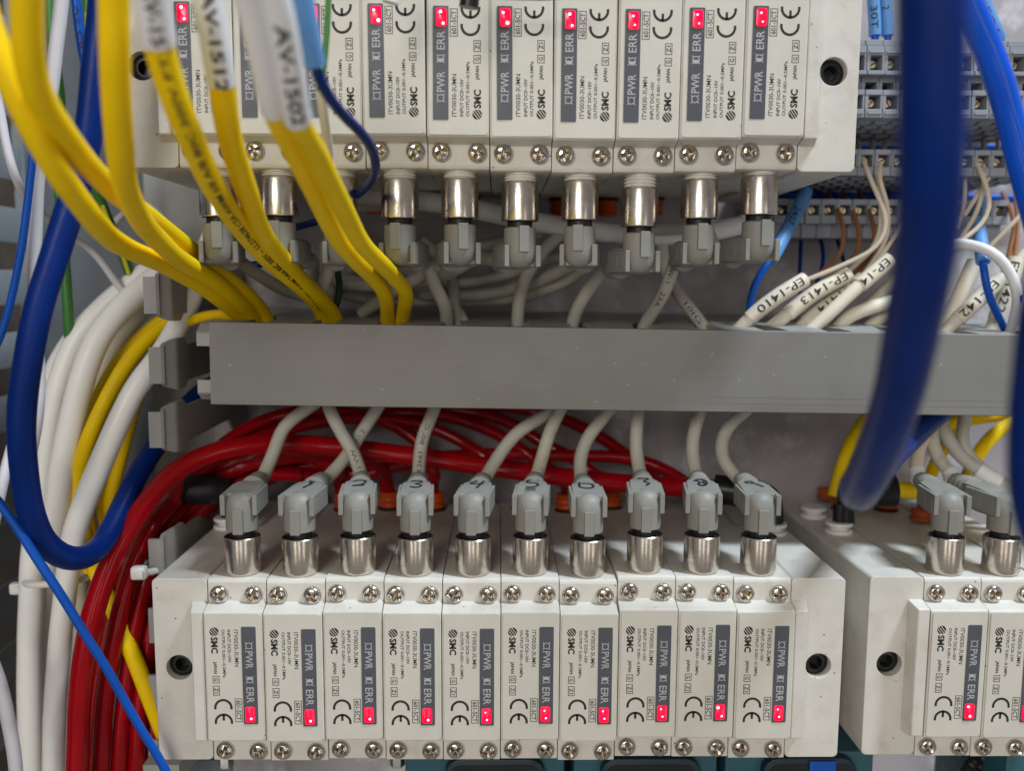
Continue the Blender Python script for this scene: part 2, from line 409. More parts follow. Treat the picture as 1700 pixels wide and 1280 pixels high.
# cover, sits on the duct
cv = MB(); L = 28.0
grooves = [(0, -.03), (0, -H+.42), (.008, -H+.41), (.008, -H+.395), (0, -H+.385), (0, -H+.25), (.008, -H+.24), (.008, -H+.225), (0, -H+.215), (0, -H+.03), (.03, -H)]
pc = [(.03, 0)]+grooves+[(.70, -H), (.70, -H+.06), (.12, -H+.08), (.12, -.08), (.20, -.05), (.20, 0)]
cv.prism(pc, 0, L, 0)
o = cv.build('duct_cover', 'duct_grey', None, DM, 60)
tag(o, 'long smooth grey snap-on cover on the front of the horizontal wiring duct', 'duct cover')
# vertical duct at left
vd = thing('wiring_duct', 'upright grey slotted wiring duct at left, its right wall of cut fingers showing', 'wiring duct')
for (py, sl) in ((490, 0), (607, 0), (714, 0), (925, 0), (1040, 0), (1150, 0), (1258, 0)):
    yy = 2.2
    p = at(247 if py != 490 else 228, py, yy)
    if py == 490: p = at(238, py, yy)
    f = link('finger', FM, vd)
    M = Matrix(((0, 0, 1, p.x), (0, 1, 0, yy), (-1, 0, 0, p.z), (0, 0, 0, 1)))
    f.matrix_basis = M
mb = MB(); mb.box((-12.4, 9.6, -20), (-9.0, 9.8, 14)); mb.build('base_plate', 'finger_grey', vd)

# ---------------------------------------------------------------- PRESSURE REGULATORS
# local frame: x across, y into the cabinet from the screw ledge, z towards the connector, origin at the seam notch
def regulator(name, label, group):
    t = thing(name, label, 'pressure regulator', group=group)
    W = 0.742
    b = MB()
    prof = [(0.0, -4.31), (0.0, -3.62), (-.40, -3.57), (-.42, -3.5), (-.42, -.17), (-.40, -.12), (0, 0.0), (0, .50), (.03, .575), (.10, .60), (5.0, .60), (5.02, .50), (8.15, .50), (8.15, -4.31)]
    b.prism(prof, -W, W, 0, bev=0.022)
    body = b.build('body', 'beige_plastic', t, ang=40)
    # socket stub with rings (the plug's nut screws onto it)
    sb = MB(); pr = [(0.36, .55)]
    for k in range(5): pr += [(.405, .61+.085*k), (.405, .645+.085*k), (.375, .655+.085*k), (.375, .685+.085*k)]
    pr += [(.36, 1.04)]
    sb.lathe(pr, T((0, .52, 0)), 28); sb.build('threaded_socket', 'beige_plastic', t)
    fp = MB(); fp.box((-.695, -.455, -3.52), (.695, -.41, -.165), 0.02)
    bm = bmesh.new()
    fp = MB(); fp.prism(rrect(-.70, -3.53, .70, -.15, .07), -.41, -.452, 1, bev=0.012, M=None)
    fp.build('front_panel', 'panel_plastic', t)
    st = MB(); st.prism(rrect(.215, -3.085, .58, -.50, .03), -.448, -.462, 1)
    st.build('indicator_strip', 'strip_grey', t)
    ld = MB(); ld.prism(rrect(.262, -3.03, .505, -2.62, .05), -.458, -.485, 1, bev=0.012)
    for (cx, cz, r) in ((.33, -2.70, .038), (.43, -2.93, .026)):
        arcband(ld, cx, cz, 0, r, 0, 360, lambda x, y: (x, -.4862, y), 12, 1)
    ld.build('status_light', ['led_red', 'led_hot'], t)
    pr = MB()
    def F(x, y): return (y, -.4535, -x)          # text runs down, letter tops to +x
    def G(x, y): return (y, -.4640, -x)
    # round emblem of slanted bars + letters
    cx, cy, R = .63, -.465, .115
    for k, (o1, o2) in enumerate(((-1, -.62), (-.46, -.14), (.02, .34), (.5, 1))):
        pts = []
        for i in range(9):
            o = o1+(o2-o1)*i/8; pts.append((o, math.sqrt(max(0, 1-o*o))))
        for i in range(8, -1, -1):
            o = o1+(o2-o1)*i/8; pts.append((o, -math.sqrt(max(0, 1-o*o))))
        ca, sa = math.cos(math.radians(128)), math.sin(math.radians(128))
        poly(pr, [(cx+R*(ca*p-sa*q), cy+R*(sa*p+ca*q)) for p, q in pts], F)
    put_text(pr, 'SMC', F, .43, .16, .04, x0=.77, y0=-.545)
    put_text(pr, 'JAPAN', F, .32, .08, .028, x0=1.42, y0=-.50)
    frame(pr, 1.80, -.54, 1.99, -.37, .016, F); put_text(pr, 'G', F, .08, .10, .02, x0=1.855, y0=-.505)
    frame(pr, 2.06, -.54, 2.32, -.37, .016, F); put_text(pr, 'Z1', F, .15, .10, .02, x0=2.115, y0=-.505)
    put_text(pr, 'ITV0030-3UMN', F, .97, .105, .008, x0=.58, y0=.03)
    put_text(pr, 'INPUT DC0~10V', F, .86, .08, .018, x0=.58, y0=-.135)
    put_text(pr, 'OUTPUT 0.001~0.5MPa', F, 1.26, .075, .016, x0=.58, y0=-.275)
    # CE mark
    r = .235; cyy = -.295
    arcband(pr, 2.645, cyy, r-.062, r, 78, 282, F, 20)
    arcband(pr, 3.035, cyy, r-.062, r, 78, 282, F, 20)
    rect(pr, 2.82, cyy-.03, 2.99, cyy+.03, F)
    frame(pr, 2.40, .0, 3.03, .185, .016, F); put_text(pr, '601-5CT', F, .53, .115, .016, x0=2.45, y0=.035)
    # strip lettering
    for (xx, full) in ((1.0, True), (1.90, False)):
        arcband(pr, xx, .40, .068, .088, 0, 360, G, 20, 1)
        if not full: poly(pr, [(xx+.068*math.cos(math.radians(a)), .40+.068*math.sin(math.radians(a))) for a in range(90, 271, 15)], G, 1)
        for a in (45, 135, 225, 315):
            ca, sa = math.cos(math.radians(a)), math.sin(math.radians(a)); px, py = -sa*.01, ca*.01
            poly(pr, [(xx+ca*.088-px, .40+sa*.088-py), (xx+ca*.135-px, .40+sa*.135-py), (xx+ca*.135+px, .40+sa*.135+py), (xx+ca*.088+px, .40+sa*.088+py)], G, 1)
    put_text(pr, 'PWR', G, .46, .19, .008, mi=1, x0=1.14, y0=.305)
    put_text(pr, 'ERR', G, .42, .19, .008, mi=1, x0=2.10, y0=.305)
    pr.build('printing', ['ink_black', 'ink_pale'], t)
    for (sx, sz, rz) in ((-.45, .20, 0.3), (.42, .19, 0.9), (-.43, -4.02, 0.5), (.43, -4.05, 0.1)):
        s = link('screw', SCREW, t); s.matrix_basis = T((sx, 0, sz)) @ Matrix.Rotation(math.pi/2, 4, 'X') @ Matrix.Rotation(rz, 4, 'Z')
    col = MB()
    col.lathe([(.36, .49), (.40, .50), (.40, .57), (.36, .59)], T((0.0, 7.35, 0)), 20, 1)
    col.lathe([(.28, .58), (.36, .60), (.385, .66), (.36, .72), (.30, .745), (.30, .78), (.36, .80), (.385, .86), (.36, .92), (.30, .945), (.30, .97), (.35, .99), (.37, 1.04), (.33, 1.09), (.2, 1.09)], T((0.0, 7.35, 0)), 20, 0)
    col.build('outlet_collar', ['orange_plastic', 'black_thread'], t)
    return t
def rrect(x0, y0, x1, y1, r, n=4):
    """rounded rectangle; returned as (v,u) pairs for prism axis 1, i.e. (z, x)"""
    pts = []
    for (cx, cy, a) in ((x1-r, y1-r, 0), (x0+r, y1-r, 90), (x0+r, y0+r, 180), (x1-r, y0+r, 270)):
        for k in range(n+1):
            b = math.radians(a+90*k/n); pts.append((cy+r*math.sin(b), cx+r*math.cos(b)))
    return pts
def screw_mesh():
    """pan head, axis +z, cross recess sunk in the head"""
    mb = MB(); R = .235; rings = [(.0, .150), (.03, .150), (.07, .150), (.105, .149), (.14, .145), (.17, .136), (.20, .118), (.225, .085), (.235, .045), (.235, .0)]
    n = 48; vs = []; fs = []
    for (r, h) in rings[1:]:
        for k in range(n):
            a = 2*math.pi*k/n; x, y = r*math.cos(a), r*math.sin(a)
            w = .043; d = 0
            m = min(abs(x), abs(y)); ln = max(abs(x), abs(y))
            if ln < .15 and r < .155:
                if m < .037: d = .085*(1-(ln/.18)**2)
                elif r < .06: d = .05
            vs.append((x, y, h-d))
    vs.append((0, 0, .06)); c = len(vs)-1
    for k in range(n): fs.append((k, (k+1) % n, c))
    for i in range(len(rings)-2):
        for k in range(n):
            k2 = (k+1) % n; fs.append((i*n+k, (i+1)*n+k, (i+1)*n+k2, i*n+k2))
    fs = [tuple(reversed(f)) if len(f) == 4 else f for f in fs]
    fs = [f if len(f) == 3 else tuple(reversed(f)) for f in fs]
    mi = []
    mb.add(vs, fs)
    for i, f in enumerate(mb.f):
        zz = [mb.v[j] for j in f]; r = max(math.hypot(p[0], p[1]) for p in zz)
        if r < .155 and sum(p[2] for p in zz)/len(zz) < .118: mb.mi[i] = 1
    me = mb.mesh('screw', ['screw_steel', 'recess_metal'], 30)
    bm = bmesh.new(); bm.from_mesh(me); bmesh.ops.recalc_face_normals(bm, faces=bm.faces[:]); bm.to_mesh(me); bm.free()
    return me
mat('recess_metal', (0.34, 0.27, 0.19), 0.4, 1.0, var=0.4, scale=8)
SCREW = screw_mesh()

WORD = ['none', 'one', 'two', 'three', 'four', 'five', 'six', 'seven', 'eight', 'nine', 'ten', 'eleven', 'twelve']
ORD = ['first', 'second', 'third', 'fourth', 'fifth', 'sixth', 'seventh', 'eighth', 'ninth', 'tenth']
mark = [None, '1', '2', '3', '4', '5', '6', '7', '8', '9']
proto = regulator('pressure_regulator', 'beige pressure regulator at the left end of the lower row, below an unmarked plug', 'regulators of the lower row')
regs_low = []; regs_up = []; regs_right = []
def led_mesh(dots, src):
    me = src.copy(); keep = MB()
    bm = bmesh.new(); bm.from_mesh(me)
    bmesh.ops.delete(bm, geom=[f for f in bm.faces if f.material_index == 1], context='FACES'); bm.to_mesh(me); bm.free()
    b = MB(); b.v = [tuple(v.co) for v in me.vertices]; b.f = [tuple(p.vertices) for p in me.polygons]; b.mi = [0]*len(b.f)
    for (cx, cz, r) in dots: arcband(b, cx, cz, 0, r, 0, 360, lambda x, y: (x, -.4862, y), 12, 1)
    return b.mesh('status_light', ['led_red', 'led_hot'])
LEDS = []
def vary(t):
    ox, oz = random.uniform(-.012, .012), random.uniform(-.045, .03)
    for ch in t.children:
        n = ch.name.split('.')[0]
        if n == 'screw': ch.matrix_basis = ch.matrix_basis @ Matrix.Rotation(random.uniform(0, 6.28), 4, 'Z')
        if n in ('printing', 'indicator_strip', 'status_light'): ch.matrix_basis = T((ox, 0, oz))
        if n == 'status_light':
            if not LEDS:
                for d in ([(.33, -2.70, .04), (.43, -2.93, .028)], [(.41, -2.93, .03)], [(.40, -2.92, .024), (.36, -2.72, .02)], [(.34, -2.69, .03), (.40, -2.95, .034)]): LEDS.append(led_mesh(d, ch.data))
            ch.data = random.choice(LEDS)
LOWX = -6.665; ZN = -8.105
dz = [0, -.02, .02, -.01, -.02, 0, -.05, .06, .04, 0]
for i in range(10):
    r = proto if i == 0 else copy_tree(proto)
    r.matrix_basis = T((LOWX+1.5*i, random.uniform(-.015, .015), ZN+dz[i]))
    vary(r)
    if i: r['label'] = 'beige pressure regulator of the lower row, below the plug with handwritten %s' % WORD[i]
    r['group'] = 'regulators of the lower row'; regs_low.append(r)
R180 = Matrix.Rotation(math.pi, 4, 'Y')
ZU = 3.365; UPX = -6.965
uplab = ['at the far left end of the upper row, mostly behind yellow cables', 'second from left in the upper row, behind white cable labels', 'third from left in the upper row, partly behind the pale blue sleeve',
         'fourth from left in the upper row, just right of the yellow cable pair', 'fifth from left in the upper row, black tip before it', 'sixth from left in the upper row, counted with the hidden ones',
         'fifth from the right end of the upper row', 'fourth from the right end of the upper row', 'third from the right end of the upper row', 'second from the right end of the upper row']
uplab = uplab[:6]+['fourth from the right end of the upper row', 'third from the right end of the upper row', 'second from the right end of the upper row', 'at the right end of the upper row beside the end block']
dzu = [0, 0, 0, .02, 0, -.03, -.06, -.05, -.02, .04]
for i in range(10):
    r = copy_tree(proto)
    r.matrix_basis = T((UPX+1.5*i, random.uniform(-.015, .015), ZU+dzu[i])) @ R180 @ Matrix.Rotation(random.uniform(-.006, .006), 4, 'Y')
    vary(r)
    r['label'] = 'upside-down regulator ' + uplab[i].replace(', counted with the hidden ones', ''); r['group'] = 'regulators of the upper row'; regs_up.append(r)
RX = at(1545, 1000, 0).x+.61
for i in range(3):
    r = copy_tree(proto); r.matrix_basis = T((RX+1.5*i, 0.1, ZN+[-.03, -.05, 0][i])); vary(r)
    r['label'] = ['beige pressure regulator beside the left end block of the lower right bank', 'second beige pressure regulator of the lower right bank, cut by the picture edge', 'last beige regulator of the lower right bank, only its top showing'][i]
    r['group'] = 'regulators of the lower right bank'; regs_right.append(r)

# ---------------------------------------------------------------- END BLOCKS
def end_block(label, M, side, W=1.42):
    """side +1: modules lie on its +x side. local origin at the seam to the modules"""
    t = thing('end_block', label, 'end block', M, 'end blocks of the regulator banks')
    x1, x2 = (-W, -.008) if side > 0 else (.008, W)
    z1, z2 = -4.31, .60; hx = (-.80 if side > 0 else .80); hz = -1.78; hr = .33
    n = 40
    angs = [2*math.pi*k/n for k in range(n)]
    def edge(a):
        dx, dzz = math.cos(a), math.sin(a); tt = []
        if dx > 1e-6: tt.append((x2-hx)/dx)
        if dx < -1e-6: tt.append((x1-hx)/dx)
        if dzz > 1e-6: tt.append((z2-hz)/dzz)
        if dzz < -1e-6: tt.append((z1-hz)/dzz)
        s = min(tt); return (hx+dx*s, hz+dzz*s)
    ring = [[edge(a), a] for a in angs]
    corners = [(x1, z1), (x2, z1), (x2, z2), (x1, z2)]
    for c in corners:
        j = min(range(n), key=lambda k: (ring[k][0][0]-c[0])**2+(ring[k][0][1]-c[1])**2); ring[j][0] = c
    bm = bmesh.new(); D = 8.15
    fo = [bm.verts.new((p[0], 0, p[1])) for p, a in ring]; fi = [bm.verts.new((hx+hr*math.cos(a), 0, hz+hr*math.sin(a))) for a in angs]
    bo = [bm.verts.new((p[0], D, p[1])) for p, a in ring]; bi = [bm.verts.new((hx+hr*math.cos(a), D, hz+hr*math.sin(a))) for a in angs]
    for k in range(n):
        k2 = (k+1) % n
        bm.faces.new((fo[k], fo[k2], fi[k2], fi[k])); bm.faces.new((bo[k2], bo[k], bi[k], bi[k2]))
        bm.faces.new((fo[k2], fo[k], bo[k], bo[k2])); bm.faces.new((fi[k], fi[k2], bi[k2], bi[k]))
    bmesh.ops.recalc_face_normals(bm, faces=bm.faces[:])
    ed = [e for e in bm.edges if len(e.link_faces) == 2 and e.calc_face_angle() > .8]
    big = [e for e in ed if abs(e.verts[0].co.y-e.verts[1].co.y) > 1 and abs(e.verts[0].co.x-hx) > .4]
    bmesh.ops.bevel(bm, geom=big, offset=.13, segments=4, affect='EDGES', profile=.5)
    ed = [e for e in bm.edges if len(e.link_faces) == 2 and e.calc_face_angle() > .8]
    bmesh.ops.bevel(bm, geom=ed, offset=.03, segments=2, affect='EDGES', profile=.5)
    me = bpy.data.meshes.new('block'); bm.to_mesh(me); bm.free(); me.materials.append(MATS['beige_plastic'])
    me.polygons.foreach_set('use_smooth', [True]*len(me.polygons)); me.set_sharp_from_angle(angle=math.radians(38))
    link('block', me, t)
    hb = MB(); hb.lathe([(hr-.012, -5), (hr-.012, -.02), (.29, .0), (.18, .0), (.17, -.3), (.0, -.3)], T((hx, .20, hz)) @ Matrix.Rotation(math.pi/2, 4, 'X'), 20); hb.build('hole_shade_plug', 'black_plastic', t)  # added black plug, its colour stands for the darkness of the deep hole
    sp = MB(); a, b = (-.42, -.008) if side > 0 else (.008, .42)
    g = .10
    lo, hi = [(a, b), (a+g if side > 0 else a, b if side > 0 else b-g)]
    vs = []
    for (q, y) in ((lo, .02), (hi, -.41)):
        zt, zb = (0.0, -3.62) if y > 0 else (-.13, -3.57)
        vs += [(q[0], y, zb), (q[1], y, zb), (q[1], y, zt), (q[0], y, zt)]
    bm = bmesh.new(); V = [bm.verts.new(v) for v in vs]
    for f in ((3, 2, 1, 0), (4, 5, 6, 7), (0, 1, 5, 4), (1, 2, 6, 5), (2, 3, 7, 6), (3, 0, 4, 7)): bm.faces.new([V[i] for i in f])
    bmesh.ops.recalc_face_normals(bm, faces=bm.faces[:]); bmesh.ops.bevel(bm, geom=bm.edges[:], offset=.035, segments=3, affect='EDGES', profile=.5)
    bm.verts.index_update(); sp.add([v.co.copy() for v in bm.verts], [[v.index for v in f.verts] for f in bm.faces]); bm.free()
    sp.build('raised_strip', 'beige_plastic', t)
    return t
end_block('cream end block with a round hole at the left end of the lower row', T((LOWX-.75, 0, ZN)), 1)
end_block('cream end block with a round hole at the right end of the lower row', T((LOWX+14.25, 0, ZN)), -1)
end_block('cream end block at the right end of the upper row, brightly lit', T((UPX+14.25, 0, ZU)) @ R180, 1)
end_block('cream end block at the left end of the upper row, behind hanging yellow cables', T((UPX-.75, 0, ZU)) @ R180, -1)
end_block('cream end block with a round hole starting the lower right bank', T((RX-.75, 0.1, ZN)), 1)
# rails the banks are bolted to, and the stand-offs that carry them
for (xa, xb, za, zb, lab) in ((-8.7, 8.8, -12.2, -8.0, 'flat backing bar behind the lower row of regulators'), (-9.0, 8.5, 3.2, 7.2, 'flat backing bar behind the upper row of regulators'), (RX-2, RX+3.7, -12.2, -8.0, 'flat backing bar behind the lower right bank')):
    mb = MB(); mb.box((xa, 8.17, za), (xb, 8.7, zb), .05); tag(mb.build('backing_bar', 'zinc'), lab, 'backing bar')
for (px, lab) in ((376, 'hexagonal steel stand-off under the left end of the lower row'), (660, 'hexagonal steel stand-off under the fourth regulator of the lower row')):
    p = at(px, 1270, 2.5); mb = MB()
    mb.lathe([(.18, 0), (.22, .03), (.22, 1.6), (.18, 1.65)], T((p.x, 2.5, -14.05)), 6); tag(mb.build('stand_off', 'zinc'), lab, 'stand-off', 'stand-offs under the lower row')

# ---------------------------------------------------------------- ANGLED PLUGS
def digit_strokes(c):
    D = {'1': [[(-.04, .12), (.03, .0), (-.01, -.12)], [(.03, .1), (.05, -.02)]], '2': [[(-.1, .06), (0, .1), (.1, .06), (.06, -.06), (-.1, -.1)], [(-.1, -.1), (.1, -.09)]],
         '3': [[(-.1, .1), (.05, .12), (.09, .05), (-.02, .0), (.09, -.04), (.03, -.12), (-.1, -.1)]], '4': [[(-.04, .12), (-.11, .01), (.11, .02)], [(.09, .12), (.03, -.12)]],
         '5': [[(.1, .13), (-.08, .12), (-.09, .03), (.06, .02), (.1, -.06), (0, -.13), (-.1, -.12)], [(-.1, -.2), (.08, -.19)]], '6': [[(-.1, .1), (-.1, -.07), (0, -.1), (.1, -.08), (.09, .06), (-.06, .07)]],
         '7': [[(-.1, .11), (.08, .12), (.0, .0), (.08, -.06), (.02, -.13)]], '8': [[(-.02, 0), (-.08, .08), (.02, .12), (.08, .06), (-.06, -.06), (.0, -.12), (.09, -.06), (.0, 0)], [(.02, .1), (.1, .02), (.03, -.1)], [(-.12, .03), (-.06, .1)]],
         '9': [[(-.12, .05), (-.02, .09), (.02, .03), (-.07, .01), (-.12, .05)], [(.0, .03), (.12, -.1)]]}
    return D[c]
NUTM = BODYM = RELM = COLM = None
def plug_meshes():
    global NUTM, BODYM, RELM, COLM
    nb = MB(); n = 72
    nb.lathe([(.40, .86), (.425, .90), (.43, .975), (.445, .985), (.464, .965), (.462, .09), (.43, .02), (.36, .02)], None, 48)
    NUTM = nb.mesh('coupling_nut', ['nickel'], 25)
    cb = MB(); cb.lathe([(.42, .80), (.42, .92), (.31, .925), (.31, 1.22), (.2, 1.23)], None, 28); COLM = cb.mesh('thread_collar', ['black_thread'])
    b = MB()
    b.lathe([(.33, 1.125), (.395, 1.16), (.405, 1.66), (.40, 1.80), (.365, 1.95), (.28, 2.07), (.15, 2.135), (.0, 2.15)], None, 32)
    b.box((-.13, -.46, 1.11), (.13, -.30, 1.76), .03)
    b.box((-.47, -.31, 1.58), (-.34, 1.0, 2.12), .03); b.box((.34, -.31, 1.58), (.47, 1.0, 2.12), .03)
    # tapering arm
    vs = []; secs = [(-.10, .40, 1.52, 2.12), (.55, .40, 1.50, 2.17), (1.0, .385, 1.52, 2.17), (1.35, .29, 1.58, 2.14)]
    for (y, hw, za, zb) in secs: vs += [(-hw, y, za), (hw, y, za), (hw, y, zb), (-hw, y, zb)]
    fs = [(0, 1, 2, 3), (15, 14, 13, 12)]
    for i in range(3):
        for k in range(4): fs.append((i*4+k, (i+1)*4+k, (i+1)*4+(k+1) % 4, i*4+(k+1) % 4))
    bm = bmesh.new(); V = [bm.verts.new(v) for v in vs]
    for f in fs: bm.faces.new([V[i] for i in f])
    bmesh.ops.recalc_face_normals(bm, faces=bm.faces[:]); bmesh.ops.bevel(bm, geom=bm.edges[:], offset=.045, segments=2, affect='EDGES', profile=.5)
    bm.verts.index_update(); b.add([v.co.copy() for v in bm.verts], [[v.index for v in f.verts] for f in bm.faces]); bm.free()
    # moulded panel lines on the sides
    for sx in (-1, 1):
        for k in range(2): b.box((sx*.465-.012, -.16+.45*k, 1.68), (sx*.465+.012, .22+.45*k, 1.98), .008)
    BODYM = b.mesh('plug_body', ['plug_grey'], 35)
    r = MB(); pr = [(.2, 1.20)]
    y = 1.25
    for k in range(4):
        rr = .325-.022*k; pr += [(rr, y), (rr, y+.12), (rr-.055, y+.13), (rr-.055, y+.19)]; y += .205
    pr += [(.225, y), (.205, y+.02)]
    r.lathe(pr, T((0, 0, 1.88)) @ Matrix.Rotation(-math.pi/2+.06, 4, 'X'), 24); RELM = r.mesh('strain_relief', ['relief_grey'], 35)
plug_meshes()
TIP = Vector((0, 2.02, 1.91))
def plug(label, base, flip, tip_px, cab, m=None, group=None, cmat='cable_grey', dia=.385, text=None, white=None, yaw=None):
    """base: world point on the mating axis; flip: hangs downward; tip_px: where the strain relief ends"""
    sgn = -1 if flip else 1
    if yaw is None:
        q = at(tip_px[0], tip_px[1], base.y+2.2) if flip else atz(tip_px[0], tip_px[1], base.z+sgn*1.86)
        yaw = math.atan2(-(q.x-base.x), q.y-base.y)
    M = T(base) @ (Matrix.Rotation(yaw, 4, 'Z') @ (R180 if flip else Matrix.Identity(4)))
    t = thing('angled_plug', label, 'cable plug', M, group)
    nut = link('coupling_nut', NUTM, t); nut.matrix_basis = Matrix.Rotation(random.uniform(0, 6), 4, 'Z'); link('thread_collar', COLM, t); link('plug_body', BODYM, t); link('strain_relief', RELM, t)
    if m:
        mk = MB()
        for st in digit_strokes(m):
            P = [Vector((x*1.55, y*3.3+.80, 2.18)) for x, y in st]
            mk.tube(smooth_path(P, .04), .034, 6)
        mk.v = [(x, y, 2.18+(z-2.18)*.25) for x, y, z in mk.v]
        mk.build('handwritten_mark', 'ink_navy', t)
    A = M @ (TIP+Vector((0, -.25, 0))); B = M @ (TIP+Vector((0, .22, .02)))
    P = [A, B]+[at(*p) for p in cab]
    Mi = M.inverted()
    fr = path_frames(smooth_path(P, .18))
    mb = MB(); mb.tube(None, dia/2, 14, frames=fr); mb.v = [tuple(Mi @ Vector(v)) for v in mb.v]
    c = mb.build('cable', cmat, t)
    if text:
        tb = MB()
        for tx in text: text_on_tube(tb, fr=fr, r=dia/2, **tx)
        tb.v = [tuple(Mi @ Vector(v)) for v in tb.v]; tb.build('printing', 'ink_black', c)
    if white:
        k0, k1 = white; L = 0; sel = []
        for i in range(len(fr)):
            if i: L += (fr[i][0]-fr[i-1][0]).length
            if k0 <= L <= k1: sel.append(fr[i])
        sb = MB(); sb.tube(None, dia/2+.03, 16, frames=sel); sb.v = [tuple(Mi @ Vector(v)) for v in sb.v]; sb.build('white_sleeve', 'white_pvc', t)
    return t
YS = 4.2      # depth where cables dive into the duct slots
low_tip = [(447, 789), (543, 799), (606, 784), (698, 782), (811, 788), (893, 786), (961, 790), (1057, 771), (1150, 778), (1214, 787)]
low_cab = [[(457, 745, 3.3), (470, 710, 3.6), (500, 685, 3.9), (525, 668, 4.2)], [(572, 762, 3.4), (600, 718, 3.8), (622, 685, 4.1), (632, 668, 4.3)], [(588, 755, 2.9), (566, 717, 3.2), (548, 682, 3.6), (543, 660, 4)],
           [(697, 755, 3.3), (703, 722, 3.5), (717, 690, 3.9), (724, 668, 4.2)], [(828, 757, 3.3), (855, 722, 3.5), (890, 698, 3.9), (935, 675, 4.4)], [(900, 760, 3.3), (910, 725, 3.5), (925, 690, 3.9), (936, 668, 4.2)],
           [(963, 762, 3.3), (975, 728, 3.5), (1000, 695, 3.9), (1018, 672, 4.2)], [(1056, 745, 3.3), (1057, 712, 3.5), (1059, 680, 3.9), (1060, 660, 4.2)], [(1149, 750, 3.3), (1152, 718, 3.5), (1161, 688, 3.9), (1170, 664, 4.2)],
           [(1200, 765, 3.1), (1197, 738, 3.4), (1208, 710, 3.7), (1236, 683, 4.1), (1258, 664, 4.3)]]
plab = ['grey angled plug without a number, leftmost plug of the lower row']+['grey angled plug with handwritten %s on the lower row' % d for d in ('one, a short stroke', 'two, its cable crossing another', 'three', 'four', 'five, above a rust-stained cable', 'six, square-shaped', 'seven', 'eight, scribbled over', 'nine, smeared')]
for i in range(10):
    b = Vector((LOWX+1.5*i+.02, .52, ZN+dz[i]+.605))
    tx = None
    if i == 3: tx = [dict(s='HI 2661  80°C', start=.42, height=.12, length=1.75)]
    if i == 2: tx = [dict(s='5 5\'VW', start=.5, height=.12, length=.8)]
    if i == 1: tx = [dict(s='VW-1 2', start=1.7, height=.12, length=.7, reverse=False)]
    plug(plab[i], b, False, low_tip[i], low_cab[i], mark[i], 'grey angled plugs of the lower row', 'cable_stained' if i == 5 else 'cable_grey', text=tx)
for i, (tip, cab, cm) in enumerate((((1528, 805), [(1522, 770, 3.2), (1527, 740, 3.5), (1545, 705, 3.9), (1562, 680, 4.3)], 'cream_wire'), ((1600, 812), [(1582, 790, 3.0), (1560, 765, 3.3), (1548, 735, 3.6), (1548, 690, 4.2), (1552, 665, 4.3)], 'cable_stained'))):
    b = Vector((RX+1.5*i+.02, .62, ZN+[-.03, -.05][i]+.605))
    plug(['bright grey plug with white sleeve, left one in the lower right bank', 'bright grey plug with white sleeve and a dark mark at the right edge'][i], b, False, tip, cab, None, 'plugs of the lower right bank', cm, white=(.25, .85), text=None)
# third cable of that bank, its plug lies outside the frame
o = thing('grey_cable', 'thick pale cable ending in a white sleeve at the right edge above the plugs', 'cable')
mbx = MB(); fr = path_frames(smooth_path([at(1557, 665, 4.6), at(1562, 700, 4.3), at(1580, 740, 3.9), at(1612, 772, 3.5), at(1650, 795, 3.2), at(1720, 830, 2.8)])); mbx.tube(None, .2, 14, frames=fr); mbx.build('jacket', 'cable_grey', o); FR[o.name] = fr
add_sleeve(o, [(1626, 780, 3.4), (1660, 800, 3.1)], .47, 'white_pvc')
cable('grey_cable', 'second thick pale cable dropping from the duct between yellow ones at right', [(1610, 655, 4.8), (1600, 700, 4.9), (1596, 735, 4.8), (1615, 765, 4.5), (1660, 800, 4.2), (1730, 840, 4)], .40, 'cable_grey')

up_cx = [363, 468, 575, 668, 763, 860, 960, 1060, 1157, 1254]
up_drop = [.15, .12, .15, .18, .15, .18, .12, .28, .11, .07]
up_tip = [(390, 425), (512, 420), (553, 447), (706, 447), (738, 430), (828, 412), (975, 420), (1008, 442), (1122, 442), (1192, 398)]
up_cab = [[(420, 450, 4), (470, 480, 5), (540, 500, 6)], [(520, 440, 3.6), (520, 470, 4.5), (560, 500, 5)], [(538, 470, 3.3), (530, 500, 3.8), (535, 535, 4.2), (540, 560, 4.4)],
          [(722, 475, 3.2), (738, 505, 3.5), (742, 535, 4), (742, 565, 4.2)], [(705, 455, 3.6), (660, 480, 4.2), (630, 500, 4.8), (600, 520, 5.2)], [(795, 428, 3.8), (740, 455, 4.6), (690, 470, 5.2), (600, 475, 5.6), (540, 468, 6)],
          [(950, 440, 4), (920, 455, 4.8), (880, 472, 5.3), (800, 490, 5.6), (700, 490, 6)], [(992, 460, 3.3), (968, 495, 3.6), (952, 530, 4), (948, 560, 4.2)], [(1107, 475, 3.3), (1090, 508, 3.6), (1072, 535, 4), (1062, 560, 4.2)],
          [(1172, 382, 3.8), (1140, 378, 4.4), (1080, 382, 5), (1000, 385, 5.4), (900, 372, 5.7), (800, 350, 6), (680, 332, 6.2), (560, 330, 6.4)]]
uplabs = ['grey hanging plug at the far left of the upper row, behind the yellow cables', 'grey hanging plug with brassy nut left of the yellow cable pair', 'grey hanging plug half hidden behind the yellow cable pair', 'grey hanging plug just right of the yellow cable pair, cable curving right',
          'grey hanging plug, second to the right of the yellow cable pair', 'grey hanging plug in the middle of the upper row, third right of the yellow pair', 'grey hanging plug fourth from right in the upper row, orange fittings on both sides', 'lowest hanging grey plug, its nut unscrewed far down the thread',
          'grey hanging plug whose printed cable reads VW-1, second from the right', 'grey hanging plug at the right end of the upper row beside the end block']
